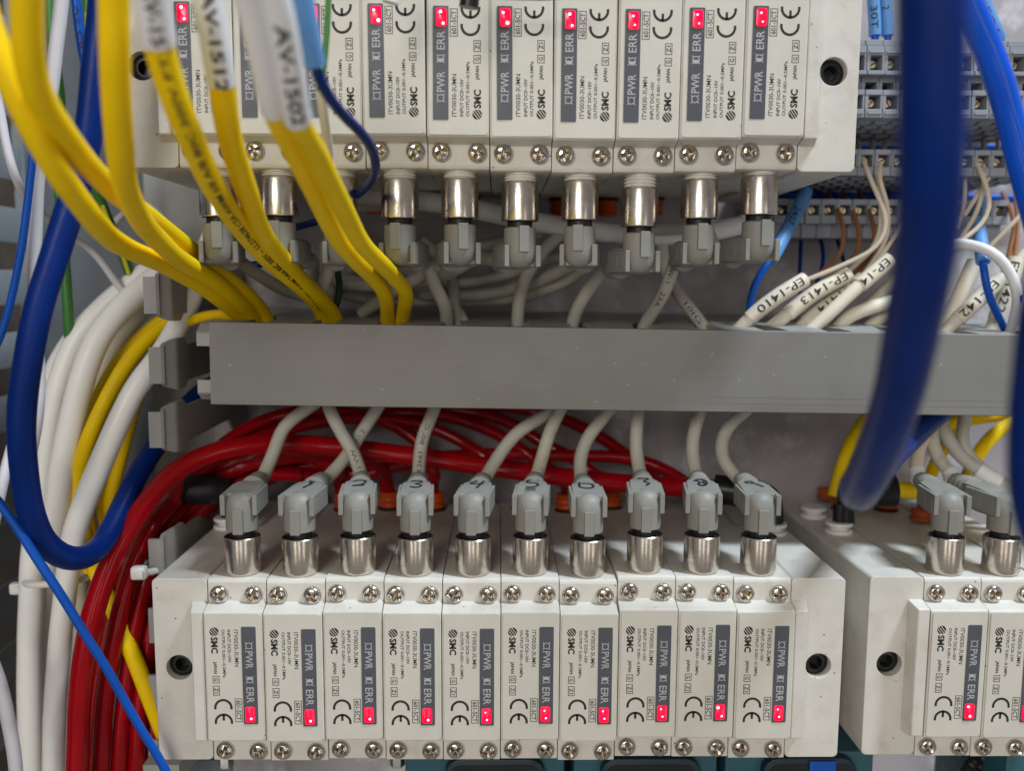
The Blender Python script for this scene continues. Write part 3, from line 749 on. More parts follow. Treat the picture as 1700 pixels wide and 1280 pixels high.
for i in range(10):
    b = Vector((UPX+1.5*i, .52, ZU+dzu[i]-.60-up_drop[i]))
    tx = [dict(s='VW-1   23A', start=.45, height=.13, length=1.55)] if i == 8 else None
    plug(uplabs[i], b, True, up_tip[i], up_cab[i], None, 'grey hanging plugs of the upper row', text=tx)

# ---------------------------------------------------------------- FITTINGS
def white_collar(mb, p, mi=0):
    mb.lathe([(.30, -.02), (.40, 0), (.42, .05), (.40, .10), (.27, .12), (.27, .22), (.40, .24), (.41, .30), (.39, .34), (.20, .35)], T(p), 24, mi)
zt = ZN+.605
def elbow(label, base, path, rad, tipr=None):
    t = thing('elbow_fitting', label, 'elbow fitting', None, 'black elbow fittings')
    m1 = MB(); white_collar(m1, base); m1.build('release_collar', 'white_plastic', t)
    m2 = MB(); m2.lathe([(.19, .1), (.20, .9)], T(base), 20)
    fr = path_frames(smooth_path([at(*p) for p in path], .1)); m2.tube(None, rad, 24, frames=fr); m2.build('elbow_body', 'black_plastic', t)
    return t
def rr(a, b): return lambda k: a+(b-a)*k
pc = atz(378, 876, zt)
elbow('black elbow fitting pointing left over the red hoses, beside the leftmost plug', pc, [(402, 852, pc.y), (402, 828, pc.y), (392, 818, pc.y-.1), (372, 813, pc.y-.2), (335, 814, pc.y-.4), (312, 812, pc.y-.5), (303, 811, pc.y-.55)], lambda k: .24+.2*min(1, max(0, (k-.3)/.3))-.12*max(0, (k-.93)/.07))
pc = atz(1283, 886, zt)
elbow('black elbow fitting behind plug 9 that takes the thick red hose', pc, [(1287, 868, pc.y), (1287, 845, pc.y), (1280, 826, pc.y+.1), (1255, 820, pc.y+.3), (1220, 816, pc.y+.5), (1186, 812, pc.y+.7)], lambda k: .24+.22*min(1, max(0, (k-.2)/.3)))
pc = atz(1392, 884, zt); p2 = pc
elbow('black elbow fitting with yellow hose at the left of the lower right bank', pc, [(1405, 868, pc.y), (1405, 838, pc.y), (1412, 820, pc.y), (1435, 816, pc.y), (1460, 814, pc.y), (1482, 813, pc.y)], lambda k: .24+.28*min(1, max(0, (k-.2)/.35)))
pc = atz(1350, 858, zt); mb = MB(); white_collar(mb, pc); tag(mb.build('white_collar', 'white_plastic'), 'empty white push-in collar behind the elbow on the lower right bank', 'collar')
cable('yellow_hose', 'short yellow hose plugged into the black elbow of the right bank', [(1455, 814, p2.y), (1500, 814, p2.y), (1560, 818, p2.y+.3), (1620, 826, p2.y+1), (1700, 835, p2.y+1.5)], .50, 'yellow_pvc', 'hose')
for k, (px, py) in enumerate(((1374, 806), (1530, 842))):
    p = atz(px, py+22, zt-.1); mb = MB(); mb.lathe([(.3, 0), (.38, .04), (.38, .12), (.3, .15), (.3, .22), (.36, .25), (.36, .36), (.2, .4)], T(p), 20); tag(mb.build('orange_collar', 'rust_orange'), ['rust orange collar left of the black elbow at right', 'rust orange collar behind the yellow hose at right'][k], 'collar')

# ---------------------------------------------------------------- YELLOW CABLES
yp = dict(cat='cable', group='yellow cables dropping into the duct')
def ycable(label, pts, dia=.455, text=None): return cable('yellow_cable', label, pts, dia, 'yellow_pvc', text=text, **yp)
ycable('yellow cable entering at the top left edge, lowest of the crossing ones', [(-45, -60, -7.5), (-18, 50, -7.6), (20, 135, -7.4), (58, 215, -7), (92, 275, -6.4), (128, 328, -5.6), (160, 370, -4.6), (195, 400, -3.2), (235, 422, -1.8), (290, 448, .2), (345, 482, 2), (395, 522, 3.6), (425, 560, 4.4)])
ycable('yellow cable hanging straight from the top edge, leftmost with a wide blur', [(45, -90, -9), (45, 0, -8.6), (47, 80, -8.2), (62, 150, -7.6), (97, 210, -6.8), (135, 262, -5.8), (178, 303, -4.4), (215, 338, -3), (255, 372, -1.4), (300, 402, .2), (350, 438, 1.8), (392, 472, 3.0), (430, 510, 3.9), (452, 550, 4.4)])
ycable('yellow cable with a white top sleeve falling over the upper left end block', [(186, -90, -8.6), (190, 0, -8.2), (191, 75, -7.9), (193, 150, -7.4), (198, 225, -6.7), (209, 300, -5.6), (228, 347, -4.4), (250, 384, -3), (283, 416, -1.4), (330, 450, .6), (375, 482, 2.4), (415, 520, 3.7), (440, 555, 4.4)])
y = ycable('printed yellow cable with a lettered white end sleeve, curving down to the slot', [(238, -80, -8.8), (250, 0, -8.4), (263, 70, -8), (286, 150, -7.4), (317, 225, -6.5), (350, 298, -5.2), (368, 328, -4.4), (397, 372, -2.9), (427, 412, -1.2), (465, 448, .8), (505, 480, 2.6), (532, 512, 3.8), (545, 550, 4.4)],
           text=dict(s='E223682  AWM 2464 80C 300V -- LL274638 CSA AWM I/II A/B 80C 300V FT1', start=1.2, height=.125, length=12.5, reverse=True, bold=.01))
add_sleeve(y, [(234, -95, -8.85), (250, 0, -8.4), (262, 68, -8)], .53, 'white_pvc', dict(s='AV-1510', start=.3, height=.2, length=1.3, bold=.02))
y = ycable('yellow cable with white lettered sleeve hanging right of the printed one', [(330, -80, -7.2), (345, 0, -6.9), (367, 138, -6.3), (379, 225, -5.4), (395, 280, -4.6), (412, 330, -3.6), (428, 372, -2.4), (455, 418, -.6), (492, 455, 1.6), (530, 492, 3.2), (556, 526, 4.1), (565, 555, 4.5)])
add_sleeve(y, [(331, -80, -7.2), (345, 0, -6.9), (366, 134, -6.3)], .49, 'white_pvc', dict(s='AV-1512', start=.5, height=.2, length=1.55, bold=.02))
y = ycable('yellow cable, left one of the close pair in front of the plugs', [(392, -80, -8.5), (415, 0, -8), (436, 90, -7.4), (457, 186, -6.6), (487, 250, -5.6), (515, 310, -4.4), (562, 400, -2), (590, 432, -.6), (618, 458, 1), (638, 488, 2.4), (643, 520, 3.4), (643, 550, 4)], .415)
add_sleeve(y, [(392, -80, -8.5), (415, 0, -8), (436, 90, -7.4), (456, 182, -6.62)], .46, 'white_pvc')
y = ycable('yellow cable, right one of the close pair, sleeve reading AV-1502', [(430, -80, -9), (456, 0, -8.6), (475, 95, -8), (495, 198, -7.1), (525, 250, -6.1), (552, 310, -4.8), (600, 398, -2.4), (628, 430, -1), (655, 460, .8), (674, 486, 2.2), (671, 515, 3.3), (665, 545, 4)], .415)
add_sleeve(y, [(430, -80, -9), (456, 0, -8.6), (475, 95, -8), (495, 195, -7.12)], .47, 'white_pvc', dict(s='AV-1502', start=.9, height=.21, length=1.7, bold=.02))
cable('yellow_cable', 'short yellow loop at the left mouth of the horizontal duct', [(300, 540, 4.2), (330, 527, 3.6), (370, 522, 3.4), (410, 532, 3.8)], .3, 'yellow_pvc', **yp)

# ---------------------------------------------------------------- WHITE AND YELLOW HOSES IN THE UPRIGHT DUCT
wg = 'thick white hoses in the upright duct'
cable('white_hose', 'outermost thick white hose arching down the left of the bundle', [(260, 440, 6.4), (222, 470, 6), (175, 510, 5.6), (135, 555, 5.2), (108, 610, 5), (88, 680, 4.8), (76, 760, 4.6), (64, 850, 4.4), (55, 920, 4.2), (51, 1000, 4), (46, 1100, 3.9), (49, 1220, 3.8), (52, 1320, 3.8)], .70, 'white_hose', 'hose', wg, 16)
cable('white_hose', 'second thick white hose of the bundle, right of the outermost', [(285, 440, 6.2), (240, 476, 5.6), (198, 515, 5), (165, 560, 4.6), (140, 620, 4.3), (120, 690, 4.2), (106, 760, 4.1), (98, 830, 4), (88, 900, 4.3), (78, 960, 4.6), (73, 1060, 4.8), (75, 1200, 4.8), (78, 1320, 4.8)], .74, 'white_hose', 'hose', wg, 16)
cable('white_hose', 'bright white hose crossing in front, from the duct mouth down left', [(385, 340, 5.2), (352, 395, 4.8), (325, 475, 4.2), (297, 538, 3.9), (262, 596, 3.4), (226, 642, 3), (190, 716, 2.6), (158, 790, 2.4), (134, 850, 2.4), (118, 902, 2.6), (107, 980, 2.9), (97, 1090, 3.1), (90, 1200, 3.2), (89, 1320, 3.2)], .64, 'white_hose', 'hose', wg, 16)
cable('cream_hose', 'cream hose in shade behind the white ones, left of the yellow hoses', [(262, 480, 7.2), (225, 525, 6.8), (190, 570, 6.4), (162, 630, 6), (140, 690, 5.8), (124, 760, 5.7), (118, 830, 5.8), (128, 930, 5.8), (130, 1040, 5.6), (125, 1150, 5.5), (118, 1320, 5.5)], .66, 'cream_hose', 'hose', wg, 14)
cable('cream_hose', 'second cream hose deeper in the bundle, seen between white and red hoses', [(205, 560, 7.6), (170, 640, 7.2), (146, 740, 7), (145, 850, 7), (150, 960, 6.8), (158, 1060, 6.4), (161, 1180, 6), (160, 1320, 6)], .66, 'cream_hose', 'hose', wg, 14)
cable('white_hose', 'pale hose showing only in the gap at the outer left of the bundle', [(240, 455, 7.6), (190, 490, 7.2), (140, 540, 6.8), (105, 590, 6.4), (78, 650, 6), (64, 720, 5.8), (62, 800, 6), (70, 900, 6)], .62, 'white_hose', 'hose', wg, 14)
yg = 'yellow hoses in the upright duct'
cable('yellow_hose', 'front yellow hose arching left then crossing down to the lower left end block', [(290, 530, 5.6), (248, 560, 5), (210, 605, 4.5), (180, 655, 4.2), (158, 700, 4), (138, 755, 4), (130, 810, 4.2), (137, 868, 4.0), (150, 925, 3.5), (172, 978, 3.0), (197, 1032, 2.6), (219, 1080, 2.4), (240, 1130, 2.3), (258, 1180, 2.4), (275, 1225, 2.6), (300, 1275, 3), (320, 1320, 3)], .47, 'yellow_pvc', 'hose', yg)
cable('yellow_hose', 'darker yellow hose just behind the front yellow one', [(295, 515, 6.4), (250, 545, 6), (205, 590, 5.6), (172, 640, 5.3), (150, 700, 5.2), (138, 780, 5.3), (145, 880, 5.4), (150, 950, 5.4)], .44, 'yellow_pvc', 'hose', yg)
cable('yellow_hose', 'yellow hose right of the bright white hose, outer one', [(250, 600, 6.2), (228, 660, 5.8), (210, 720, 5.5), (195, 780, 5.3), (180, 840, 5.2), (176, 920, 5.2), (180, 1000, 5.2)], .42, 'yellow_pvc', 'hose', yg)
cable('yellow_hose', 'yellow hose right of the bright white hose, inner one', [(222, 640, 6.2), (195, 720, 5.8), (182, 780, 5.6), (172, 850, 5.6), (205, 940, 5.6), (212, 1000, 5.6)], .42, 'yellow_pvc', 'hose', yg)
cable('yellow_hose', 'thin yellow sliver between the two big white hoses at bottom left', [(70, 980, 6), (70, 1100, 6), (68, 1300, 6)], .45, 'yellow_pvc', 'hose', yg)
# cable ties
def tie(label, px0, px1, py, Y, hy=.32, head=None, slope=0.0):
    t = thing('cable_tie', label, 'cable tie', None, 'white cable ties')
    a, b = at(px0, py, Y), at(px1, py+slope, Y); mb = MB()
    mb.tube(smooth_path([a+Vector((0, .9, 0)), a+Vector((.0, .2, 0)), a.lerp(b, .2)+Vector((0, -.12, 0)), a.lerp(b, .8)+Vector((0, -.12, 0)), b+Vector((0, .2, 0)), b+Vector((0, .9, 0))]), .1, 8); mb.build('strap', 'white_plastic', t)
    if head:
        h = at(*head); m2 = MB(); m2.box((h.x-.22, h.y-.15, h.z-.2), (h.x+.2, h.y+.15, h.z+.17), .08); m2.box((h.x-.02, h.y-.22, h.z-.12), (h.x+.16, h.y-.18, h.z+.08), .01); m2.build('tie_head', 'white_plastic', t)
tie('white cable tie head round the red hoses left of the lower end block', 230, 262, 948, 2.2, head=(232, 950, 1.6))
tie('white cable tie round the white hose bundle at lower left', 32, 150, 972, 3.6, head=(30, 976, 4.4), slope=-12)

# ---------------------------------------------------------------- RED HOSES
rg = 'red hoses looping behind the lower row'
cable('red_hose', 'thick glossy red hose sweeping up from bottom left over the plugs to the right elbow', [(126, 1340, 1.4), (130, 1240, 1.4), (133, 1160, 1.3), (143, 1080, 1.2), (156, 1015, 1.2), (172, 963, 1.3), (190, 920, 1.5), (212, 880, 1.8), (238, 840, 2.2), (268, 803, 2.7), (305, 773, 3.2), (350, 752, 3.6), (400, 741, 4), (450, 739, 4.3), (500, 741, 4.6), (580, 746, 4.8), (720, 762, 5), (850, 782, 5.1), (1000, 799, 5.1), (1100, 808, 5), (1190, 812, 5)], .60, 'red_hose', 'hose', rg, 18)
reds = [
 ('red hose at bottom left, second from the thick one, ending at an orange collar', [(164, 1330, 2.2), (170, 1220, 2.2), (180, 1120, 2.2), (196, 1030, 2.2), (216, 960, 2.4), (245, 890, 2.8), (285, 835, 3.3), (335, 790, 4), (390, 762, 4.6), (450, 752, 5.2), (520, 760, 5.8), (560, 780, 6.2), (576, 812, 6.4)]),
 ('red hose at bottom left, third in the fan, ending behind plug 2', [(194, 1330, 2.6), (202, 1200, 2.6), (212, 1120, 2.6), (226, 1040, 2.7), (248, 950, 3), (280, 870, 3.6), (330, 815, 4.4), (400, 775, 5), (480, 758, 5.6), (570, 755, 6), (625, 770, 6.3), (644, 812, 6.4)]),
 ('red hose at bottom left, fourth in the fan, partly behind the yellow hose', [(224, 1330, 2.8), (230, 1200, 2.8), (240, 1110, 2.9), (256, 1010, 3.2), (285, 920, 3.8), (330, 850, 4.6), (400, 800, 5.4), (470, 785, 6), (540, 800, 6.4)]),
 ('red hose touching the left edge of the lower end block', [(250, 1330, 3.2), (256, 1220, 3.2), (262, 1120, 3.3), (275, 1000, 3.8), (305, 900, 4.6), (360, 830, 5.6), (430, 800, 6.2), (500, 775, 6.6), (560, 772, 6.6)]),
 ('red hose arching highest left, rising behind the duct and back to an orange collar', [(250, 900, 3.4), (300, 810, 4.4), (360, 745, 5.2), (430, 700, 6), (510, 680, 6.6), (600, 690, 7), (660, 712, 7), (705, 745, 6.8), (722, 790, 6.5), (727, 812, 6.4)]),
 ('red hose arching under the duct edge to the collar between plugs 4 and 5', [(240, 930, 3), (290, 830, 4), (370, 755, 5), (470, 715, 6), (580, 695, 6.8), (700, 705, 7.2), (770, 735, 7), (815, 770, 6.7), (830, 812, 6.4)]),
 ('red hose with a long flat arch ending at the orange collar beside plug 5', [(330, 790, 5), (420, 725, 6), (540, 700, 7), (660, 686, 7.6), (770, 700, 7.6), (840, 728, 7.2), (890, 765, 6.8), (918, 815, 6.4)]),
 ('red hose crossing behind plugs 4 to 6, steep at its right end', [(700, 676, 8.2), (780, 684, 8), (850, 706, 7.6), (905, 738, 7.2), (960, 765, 6.9), (990, 790, 6.6), (1010, 818, 6.4)]),
 ('rightmost red hose arch dropping behind plug 7', [(800, 672, 8.4), (880, 682, 8.2), (950, 702, 7.8), (1005, 730, 7.4), (1045, 758, 7), (1075, 785, 6.7), (1090, 820, 6.4)]),
 ('red hose running level behind the plugs to the far right elbow', [(620, 765, 6.8), (750, 757, 6.9), (900, 756, 6.9), (1030, 760, 6.8), (1080, 770, 6.6), (1125, 792, 6.2), (1150, 812, 5.8)]),
 ('dark red hose low behind plugs 0 and 1', [(330, 850, 6), (390, 805, 6.4), (450, 770, 6.8), (520, 770, 7), (600, 790, 6.9), (650, 775, 6.9), (740, 765, 7)]),
 ('red hose at bottom left under the thick one, its lower part in shade', [(148, 1330, 3), (156, 1200, 3), (168, 1100, 3), (190, 1000, 3.2), (225, 920, 3.5), (270, 850, 4), (330, 800, 5.4), (400, 775, 6)]),
 ('red hose deep in the fan between the third and fourth', [(208, 1330, 3.6), (216, 1200, 3.6), (226, 1100, 3.6), (244, 1000, 3.8), (275, 900, 4.4), (330, 830, 5.6), (420, 785, 6.4)]),
 ('red hose deep in the fan next to the end block', [(238, 1330, 4), (244, 1200, 4), (252, 1100, 4), (268, 980, 4.2), (300, 890, 5), (370, 815, 6), (450, 790, 6.6)]),
 ('red hose rising from below the left finger into the fan', [(212, 1060, 3.6), (240, 960, 4), (280, 880, 4.4), (340, 825, 5), (420, 790, 5.6), (500, 790, 6)])]
COLLX = [493, 568, 643, 718, 793, 868, 943, 1018, 1093]
def to_collar(pts):
    if not 810 <= pts[-1][1] <= 822 or pts[-1][2] < 6.2: return pts
    cx = min(COLLX, key=lambda c: abs(c-pts[-1][0]))
    return pts[:-1]+[(cx+(pts[-2][0]-cx)*.12, 797, 7.3), (cx, 818, 7.35)]
def push(p):
    x, y, Y = p
    return (x, y, max(Y, 5.0) if x > 300 else max(Y, 4.0) if x > 265 else Y)
for k, (lab, pts) in enumerate(reds): cable('red_hose', lab, to_collar([push(p) for p in pts]), .50 if k < 4 else .42, 'red_hose', 'hose', rg, 12)

# ---------------------------------------------------------------- BLUE, WHITE, GREEN CABLES AT LEFT
o = cable('navy_cable', 'thick navy cable hanging in a long loop at left, bottom turned up into the duct', [(178, -90, -2.2), (170, 0, -2.2), (162, 80, -2.2), (156, 150, -2.2), (148, 225, -2.2), (130, 300, -2.2), (108, 370, -2.3), (86, 445, -2.4), (64, 520, -2.5), (48, 600, -2.5), (39, 660, -2.4), (36, 730, -2.2), (43, 800, -1.8), (56, 860, -1.4), (76, 902, -1), (100, 922, -.6), (124, 928, -.2), (147, 922, .3), (168, 904, .9), (187, 874, 1.5), (207, 834, 2.2), (228, 792, 2.9), (250, 755, 3.6), (290, 700, 4.6), (330, 655, 5.4), (370, 630, 6)], .60, 'navy_pvc', group=None, n=18)
cable('blue_wire', 'thin bright blue wire leaving the picture at the left edge', [(44, -60, -1), (50, 60, -1), (56, 150, -1), (54, 222, -1), (47, 290, -1), (42, 330, -1), (35, 400, -1), (23, 475, -1), (4, 552, -1), (-30, 620, -1)], .18, 'blue_pvc', 'wire')
cable('blue_wire', 'printed bright blue wire at the top, left of the navy cable', [(122, -60, 1), (127, 0, 1), (133, 40, 1), (141, 90, 1), (150, 130, 1), (160, 170, 1)], .24, 'blue_pvc', 'wire', text=dict(s='A2 C8 470 CSA', start=1.0, height=.11, length=2.6))
cable('blue_wire', 'bright blue wire running diagonally across the red hoses at bottom left', [(-40, 790, -1.6), (0, 836, -1.6), (30, 876, -1.6), (52, 912, -1.6), (76, 950, -1.6), (107, 999, -1.5), (138, 1050, -1.4), (176, 1108, -1.2), (208, 1165, -1), (236, 1214, -.8), (262, 1256, -.6), (285, 1300, -.4)], .215, 'blue_pvc', 'wire')
cable('white_cable', 'white cable hanging from the top left behind the yellow ones', [(106, -70, -.6), (102, 0, -.6), (92, 75, -.6), (84, 150, -.6), (73, 205, -.6), (65, 250, -.6), (59, 320, -.6), (56, 400, -.5), (54, 465, -.4), (58, 540, -.2), (65, 610, 0), (62, 680, 0), (50, 750, 0), (35, 820, 0)], .32, 'lilac_pvc')
cable('white_wire', 'thin white wire curving in front of the slotted wall at upper left', [(-12, 120, 1), (1, 185, 1), (10, 235, 1), (24, 285, 1), (42, 322, 1.6), (68, 350, 2.6), (86, 368, 3.4), (125, 397, 4.4), (150, 413, 5), (172, 438, 5.2), (188, 463, 5.4), (206, 486, 5.4)], .22, 'lilac_pvc', 'wire')
cable('white_cable', 'pale cable behind the loop at the left edge, lower half', [(20, 740, 1.4), (12, 775, 1.2), (4, 812, 1), (-12, 880, 1)], .28, 'lilac_pvc')
cable('white_cable', 'pale lilac cable at the bottom left corner', [(-30, 1060, 1), (-4, 1130, 1), (12, 1195, 1), (25, 1260, 1), (30, 1330, 1)], .36, 'lilac_pvc')
cable('earth_wire', 'green and yellow earth wire behind the white cable at left', [(82, -60, 5), (85, 0, 5), (89, 80, 5), (100, 170, 5), (96, 250, 5), (99, 320, 5), (104, 400, 5), (110, 470, 5), (115, 540, 5), (118, 620, 5.4)], .32, 'green_pvc', 'wire', 'earth wires')
o2 = cable('earth_wire', 'green and yellow earth wire vanishing into the white hoses', [(148, -60, 4.4), (147, 40, 4.4), (146, 110, 4.4), (150, 220, 4.6), (158, 310, 5), (173, 352, 5.3), (190, 395, 5.6), (206, 430, 5.8), (222, 470, 6)], .34, 'green_pvc', 'wire', 'earth wires')
for nm, pts, dd, lab in ((o2, [(170, 340, 5.0), (188, 385, 5.2), (203, 420, 5.5), (214, 455, 5.7)], .12, ''), (o2, [(144, 20, 4.2), (145, 80, 4.2)], .1, '')):
    fr = path_frames(smooth_path([at(*p) for p in pts])); mb = MB(); mb.tube(None, dd/2+.0, 6, frames=fr); mb.build('yellow_stripe', 'earth_yellow', nm)
fr = path_frames(smooth_path([at(102, 480, 4.84), at(112, 500, 4.84), at(116, 520, 4.84)])); mb = MB(); mb.tube(None, .06, 6, frames=fr)
# right-hand hanging blue lead near the yellow pair
bl_ = cable('blue_lead', 'blue lead with pale blue sleeve hooking round in front of the upper row', [(470, -150, -7.4), (486, -80, -7.2), (505, 10, -6.8), (520, 105, -6.4), (538, 150, -6), (568, 190, -5.2), (600, 222, -4.2), (622, 255, -3), (625, 285, -1.8), (608, 308, -.4), (585, 328, 1), (560, 350, 2.4), (530, 366, 3.6), (500, 375, 4.4), (460, 385, 5)], .21, 'navy_pvc', 'lead', text=dict(s=' ', start=.1, height=.1))
add_sleeve(bl_, [(482, -95, -7.25), (505, 10, -6.8), (522, 112, -6.38)], .37, 'pale_blue')
cable('white_wire', 'blurred white wire beside the pale blue sleeve', [(500, -60, -4.4), (524, 60, -4.2), (534, 150, -3.8), (541, 205, -3), (546, 250, -2), (545, 290, -.6)], .20, 'white_pvc', 'wire')
cable('green_wire', 'short green wire beside the pale blue sleeve at the top', [(548, -60, -4), (545, 10, -4), (541, 60, -4), (536, 110, -4), (530, 150, -4)], .12, 'green_pvc', 'wire')
cable('black_lead', 'black cable tip hanging at the top edge over the fifth upper regulator', [(790, -80, -2.4), (784, -20, -2.4), (778, 12, -2.4)], .42, 'black_plastic', 'lead')
cable('white_lead', 'white tube end hanging at the top edge over the fourth upper regulator', [(668, -70, -2.4), (655, -20, -2.4), (648, 4, -2.4)], .36, 'white_pvc', 'lead')
cable('navy_wire', 'navy wire lying along the top edge of the upper row', [(800, -8, -1.6), (860, -6, -1.6), (930, -4, -1.6), (980, -14, -1.6)], .12, 'navy_pvc', 'wire')

# grey cables behind the upper row
gg = 'grey cables looping behind the upper row'
greys = [('grey cable running level behind the hanging plugs, lowest arch', [(520, 470, 6.2), (590, 492, 6.2), (680, 500, 6.2), (780, 500, 6), (860, 494, 5.6), (930, 470, 5.2), (990, 430, 5)]),
 ('grey cable arching behind the plugs, second lowest', [(500, 440, 6.8), (600, 470, 6.8), (700, 476, 6.8), (790, 470, 6.6), (860, 450, 6.4), (940, 420, 6.2)]),
 ('grey cable dropping steeply into the slot left of centre', [(935, 385, 5.4), (905, 412, 5), (882, 445, 4.6), (866, 485, 4.2), (860, 525, 4.2), (860, 560, 4.4)]),
 ('grey cable curving from the yellow pair to the centre plugs', [(560, 455, 7.2), (650, 430, 7.2), (740, 420, 7), (820, 405, 6.8), (900, 385, 6.6)]),
 ('grey cable seen between third and fourth hanging plugs', [(600, 400, 7.4), (660, 440, 7.2), (720, 470, 6.8), (745, 500, 5.4), (770, 535, 4.6), (780, 565, 4.4)]),
 ('beige cable with faint print crossing behind the VW-1 cable', [(1098, 380, 5.4), (1098, 420, 5.2), (1106, 455, 4.9), (1130, 492, 4.6), (1158, 525, 4.3), (1175, 555, 4.3)]),
 ('grey cable curling down behind the fifth hanging plug', [(700, 400, 6.6), (735, 430, 6.4), (752, 470, 5.6), (755, 510, 4.8), (760, 550, 4.4)]),
 ('upper grey cable just under the regulator edge behind the nuts', [(560, 345, 7), (650, 340, 7), (760, 350, 6.8), (880, 362, 6.6), (960, 380, 6.4), (1050, 400, 6.2)])]
cable('pale_tube', 'thick pale grey tube running level behind the nuts of the upper row', [(540, 318, 5.6), (640, 326, 5.6), (760, 343, 5.5), (880, 368, 5.4), (1000, 385, 5.3), (1100, 391, 5.2), (1170, 386, 5.2), (1240, 372, 5.4)], .60, 'white_pvc', 'tube')
for lab, pts in greys: cable('grey_cable', lab, pts, .38, 'cable_grey', 'cable', gg, 12, text=(dict(s='10IG', start=2.6, height=.13, length=.7) if 'faint print' in lab else None))
cable('white_cable', 'pale cable at the left behind the yellow cable ends', [(480, 440, 5), (520, 455, 4.6), (548, 470, 4.4), (552, 500, 4.4), (548, 545, 4.6)], .34, 'cable_grey')
cable('green_wire', 'dark green wire dropping into the slot beside the printed yellow cable', [(545, 400, 5), (556, 440, 4.4), (565, 470, 4.2), (562, 500, 4.2), (550, 530, 4.3)], .20, 'dark_green', 'wire')
cable('blue_wire', 'blue wire crossing behind the plugs at the left end of the duct', [(360, 428, 5), (395, 440, 4.8), (440, 436, 4.8), (480, 415, 5)], .24, 'navy_pvc', 'wire')
cable('clear_tube', 'translucent grey loop behind the yellow cables at left', [(190, 370, 7), (215, 345, 6.8), (245, 338, 6.8), (268, 356, 7), (275, 380, 7.2)], .22, 'lilac_pvc', 'tube')

# ---------------------------------------------------------------- TERMINAL BLOCKS (upper right)
def zz(py, Y): return at(1560, py, Y).z
Y1, Y2, Y3 = 3.5, 5.0, 6.5
def terminal():
    t = thing('terminal_block', 'x', 'terminal block', None, 'row of terminal blocks')
    W = .242; b = MB()
    def band(y0, y1, Y, back, inset=0.0, bev=.02): b.box((-W+inset, Y, zz(y1, Y)), (W-inset, back, zz(y0, Y)), bev)
    def window(y0, y1, Y, depth=.5):
        z0, z1 = zz(y1, Y), zz(y0, Y)
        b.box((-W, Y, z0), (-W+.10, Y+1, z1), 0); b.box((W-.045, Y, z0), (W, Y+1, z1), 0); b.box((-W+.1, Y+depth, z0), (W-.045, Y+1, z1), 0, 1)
        return (z0+z1)/2
    band(66, 76, Y1+.12, 6); band(76, 92, Y1, 6); band(84, 88, Y1-.07, Y1+.1, .04, .01); sA = window(92, 117, Y1); band(117, 124, Y1-.10, 6)
    band(124, 137, Y1+.3, 6); sq = window(137, 149, Y1+.3, .5); band(149, 158, Y1-.02, 6); sB = window(158, 181, Y1); band(181, 196, Y1-.06, 8.4, 0, .03)
    band(186, 190, Y1-.12, Y1, .05, .01)
    band(248, 257, Y2, 8.4); sD = window(257, 277, Y2); band(277, 292, Y2, 9.4, 0, .03)
    band(331, 341, Y3, 9.4); sE = window(341, 358, Y3); band(358, 372, Y3, 9.4); band(372, 396, Y3+.35, 9.4)
    # ribs under the steps
    for (Yf, Yb, py) in ((Y1, 8.2, 196), (Y2, 9.2, 292)):
        z = zz(py, Yf)
        for k in range(5):
            y = Yf+.5+k*.75; b.box((-W+.03, y, z-.06), (W-.08, y+.4, z+.02), .015)
    b.build('housing', ['terminal_grey', 'recess_shade'], t)
    s = MB(); s.lathe([(.13, -.25), (.135, 0), (.10, .04), (.0, .045)], None, 16); s.box((-.12, -.016, .03), (.12, .016, .052), 0, 1)
    me = s.mesh('terminal_screw', ['brass', 'recess_shade'])
    for (z, Y) in ((sA, Y1+.25), (sB, Y1+.25), (sD, Y2+.2), (sE, Y3+.2)):
        q = link('terminal_screw', me, t); q.matrix_basis = T((.0, Y, z)) @ Matrix.Rotation(math.pi/2, 4, 'X')
    return t
tp = terminal(); X0 = at(1436, 150, Y1).x
nT = 0; labs = []
idx = list(range(-4, 12))
for k in idx:
    t = tp if k == idx[0] else copy_tree(tp)
    t.matrix_basis = T((X0+.504*k+.252, random.uniform(-.02, .02), 0))
    for ch in t.children:
        if ch.name.startswith('terminal_screw'): ch.matrix_basis = ch.matrix_basis @ Matrix.Rotation(random.uniform(0, 3.1), 4, 'Z')
    n = k-idx[0]
    t['label'] = ('grey stepped terminal block, %s from the left, just right of the upper end block' % ORD[n]) if n < 6 else ('grey stepped terminal block, %s from the right, under the glossy blue cable' % ORD[len(idx)-n-1])
    if 6 <= n <= 9: t['label'] = 'grey stepped terminal block behind the blurred navy cable, %s of four' % ORD[n-6]
tg = 'wires at the terminal blocks'
for k, (py, Y, lab) in enumerate(((241, 8.7, 'blue wire bundle lying level below the top terminal step'), (325, 9.0, 'blue wire lying level below the second terminal step'))):
    cable('blue_wire', lab, [(1290, py-6+4*k, Y), (1400, py, Y), (1500, py, Y), (1600, py+2, Y), (1720, py+4, Y)], .30, 'blue_pvc', 'wire')
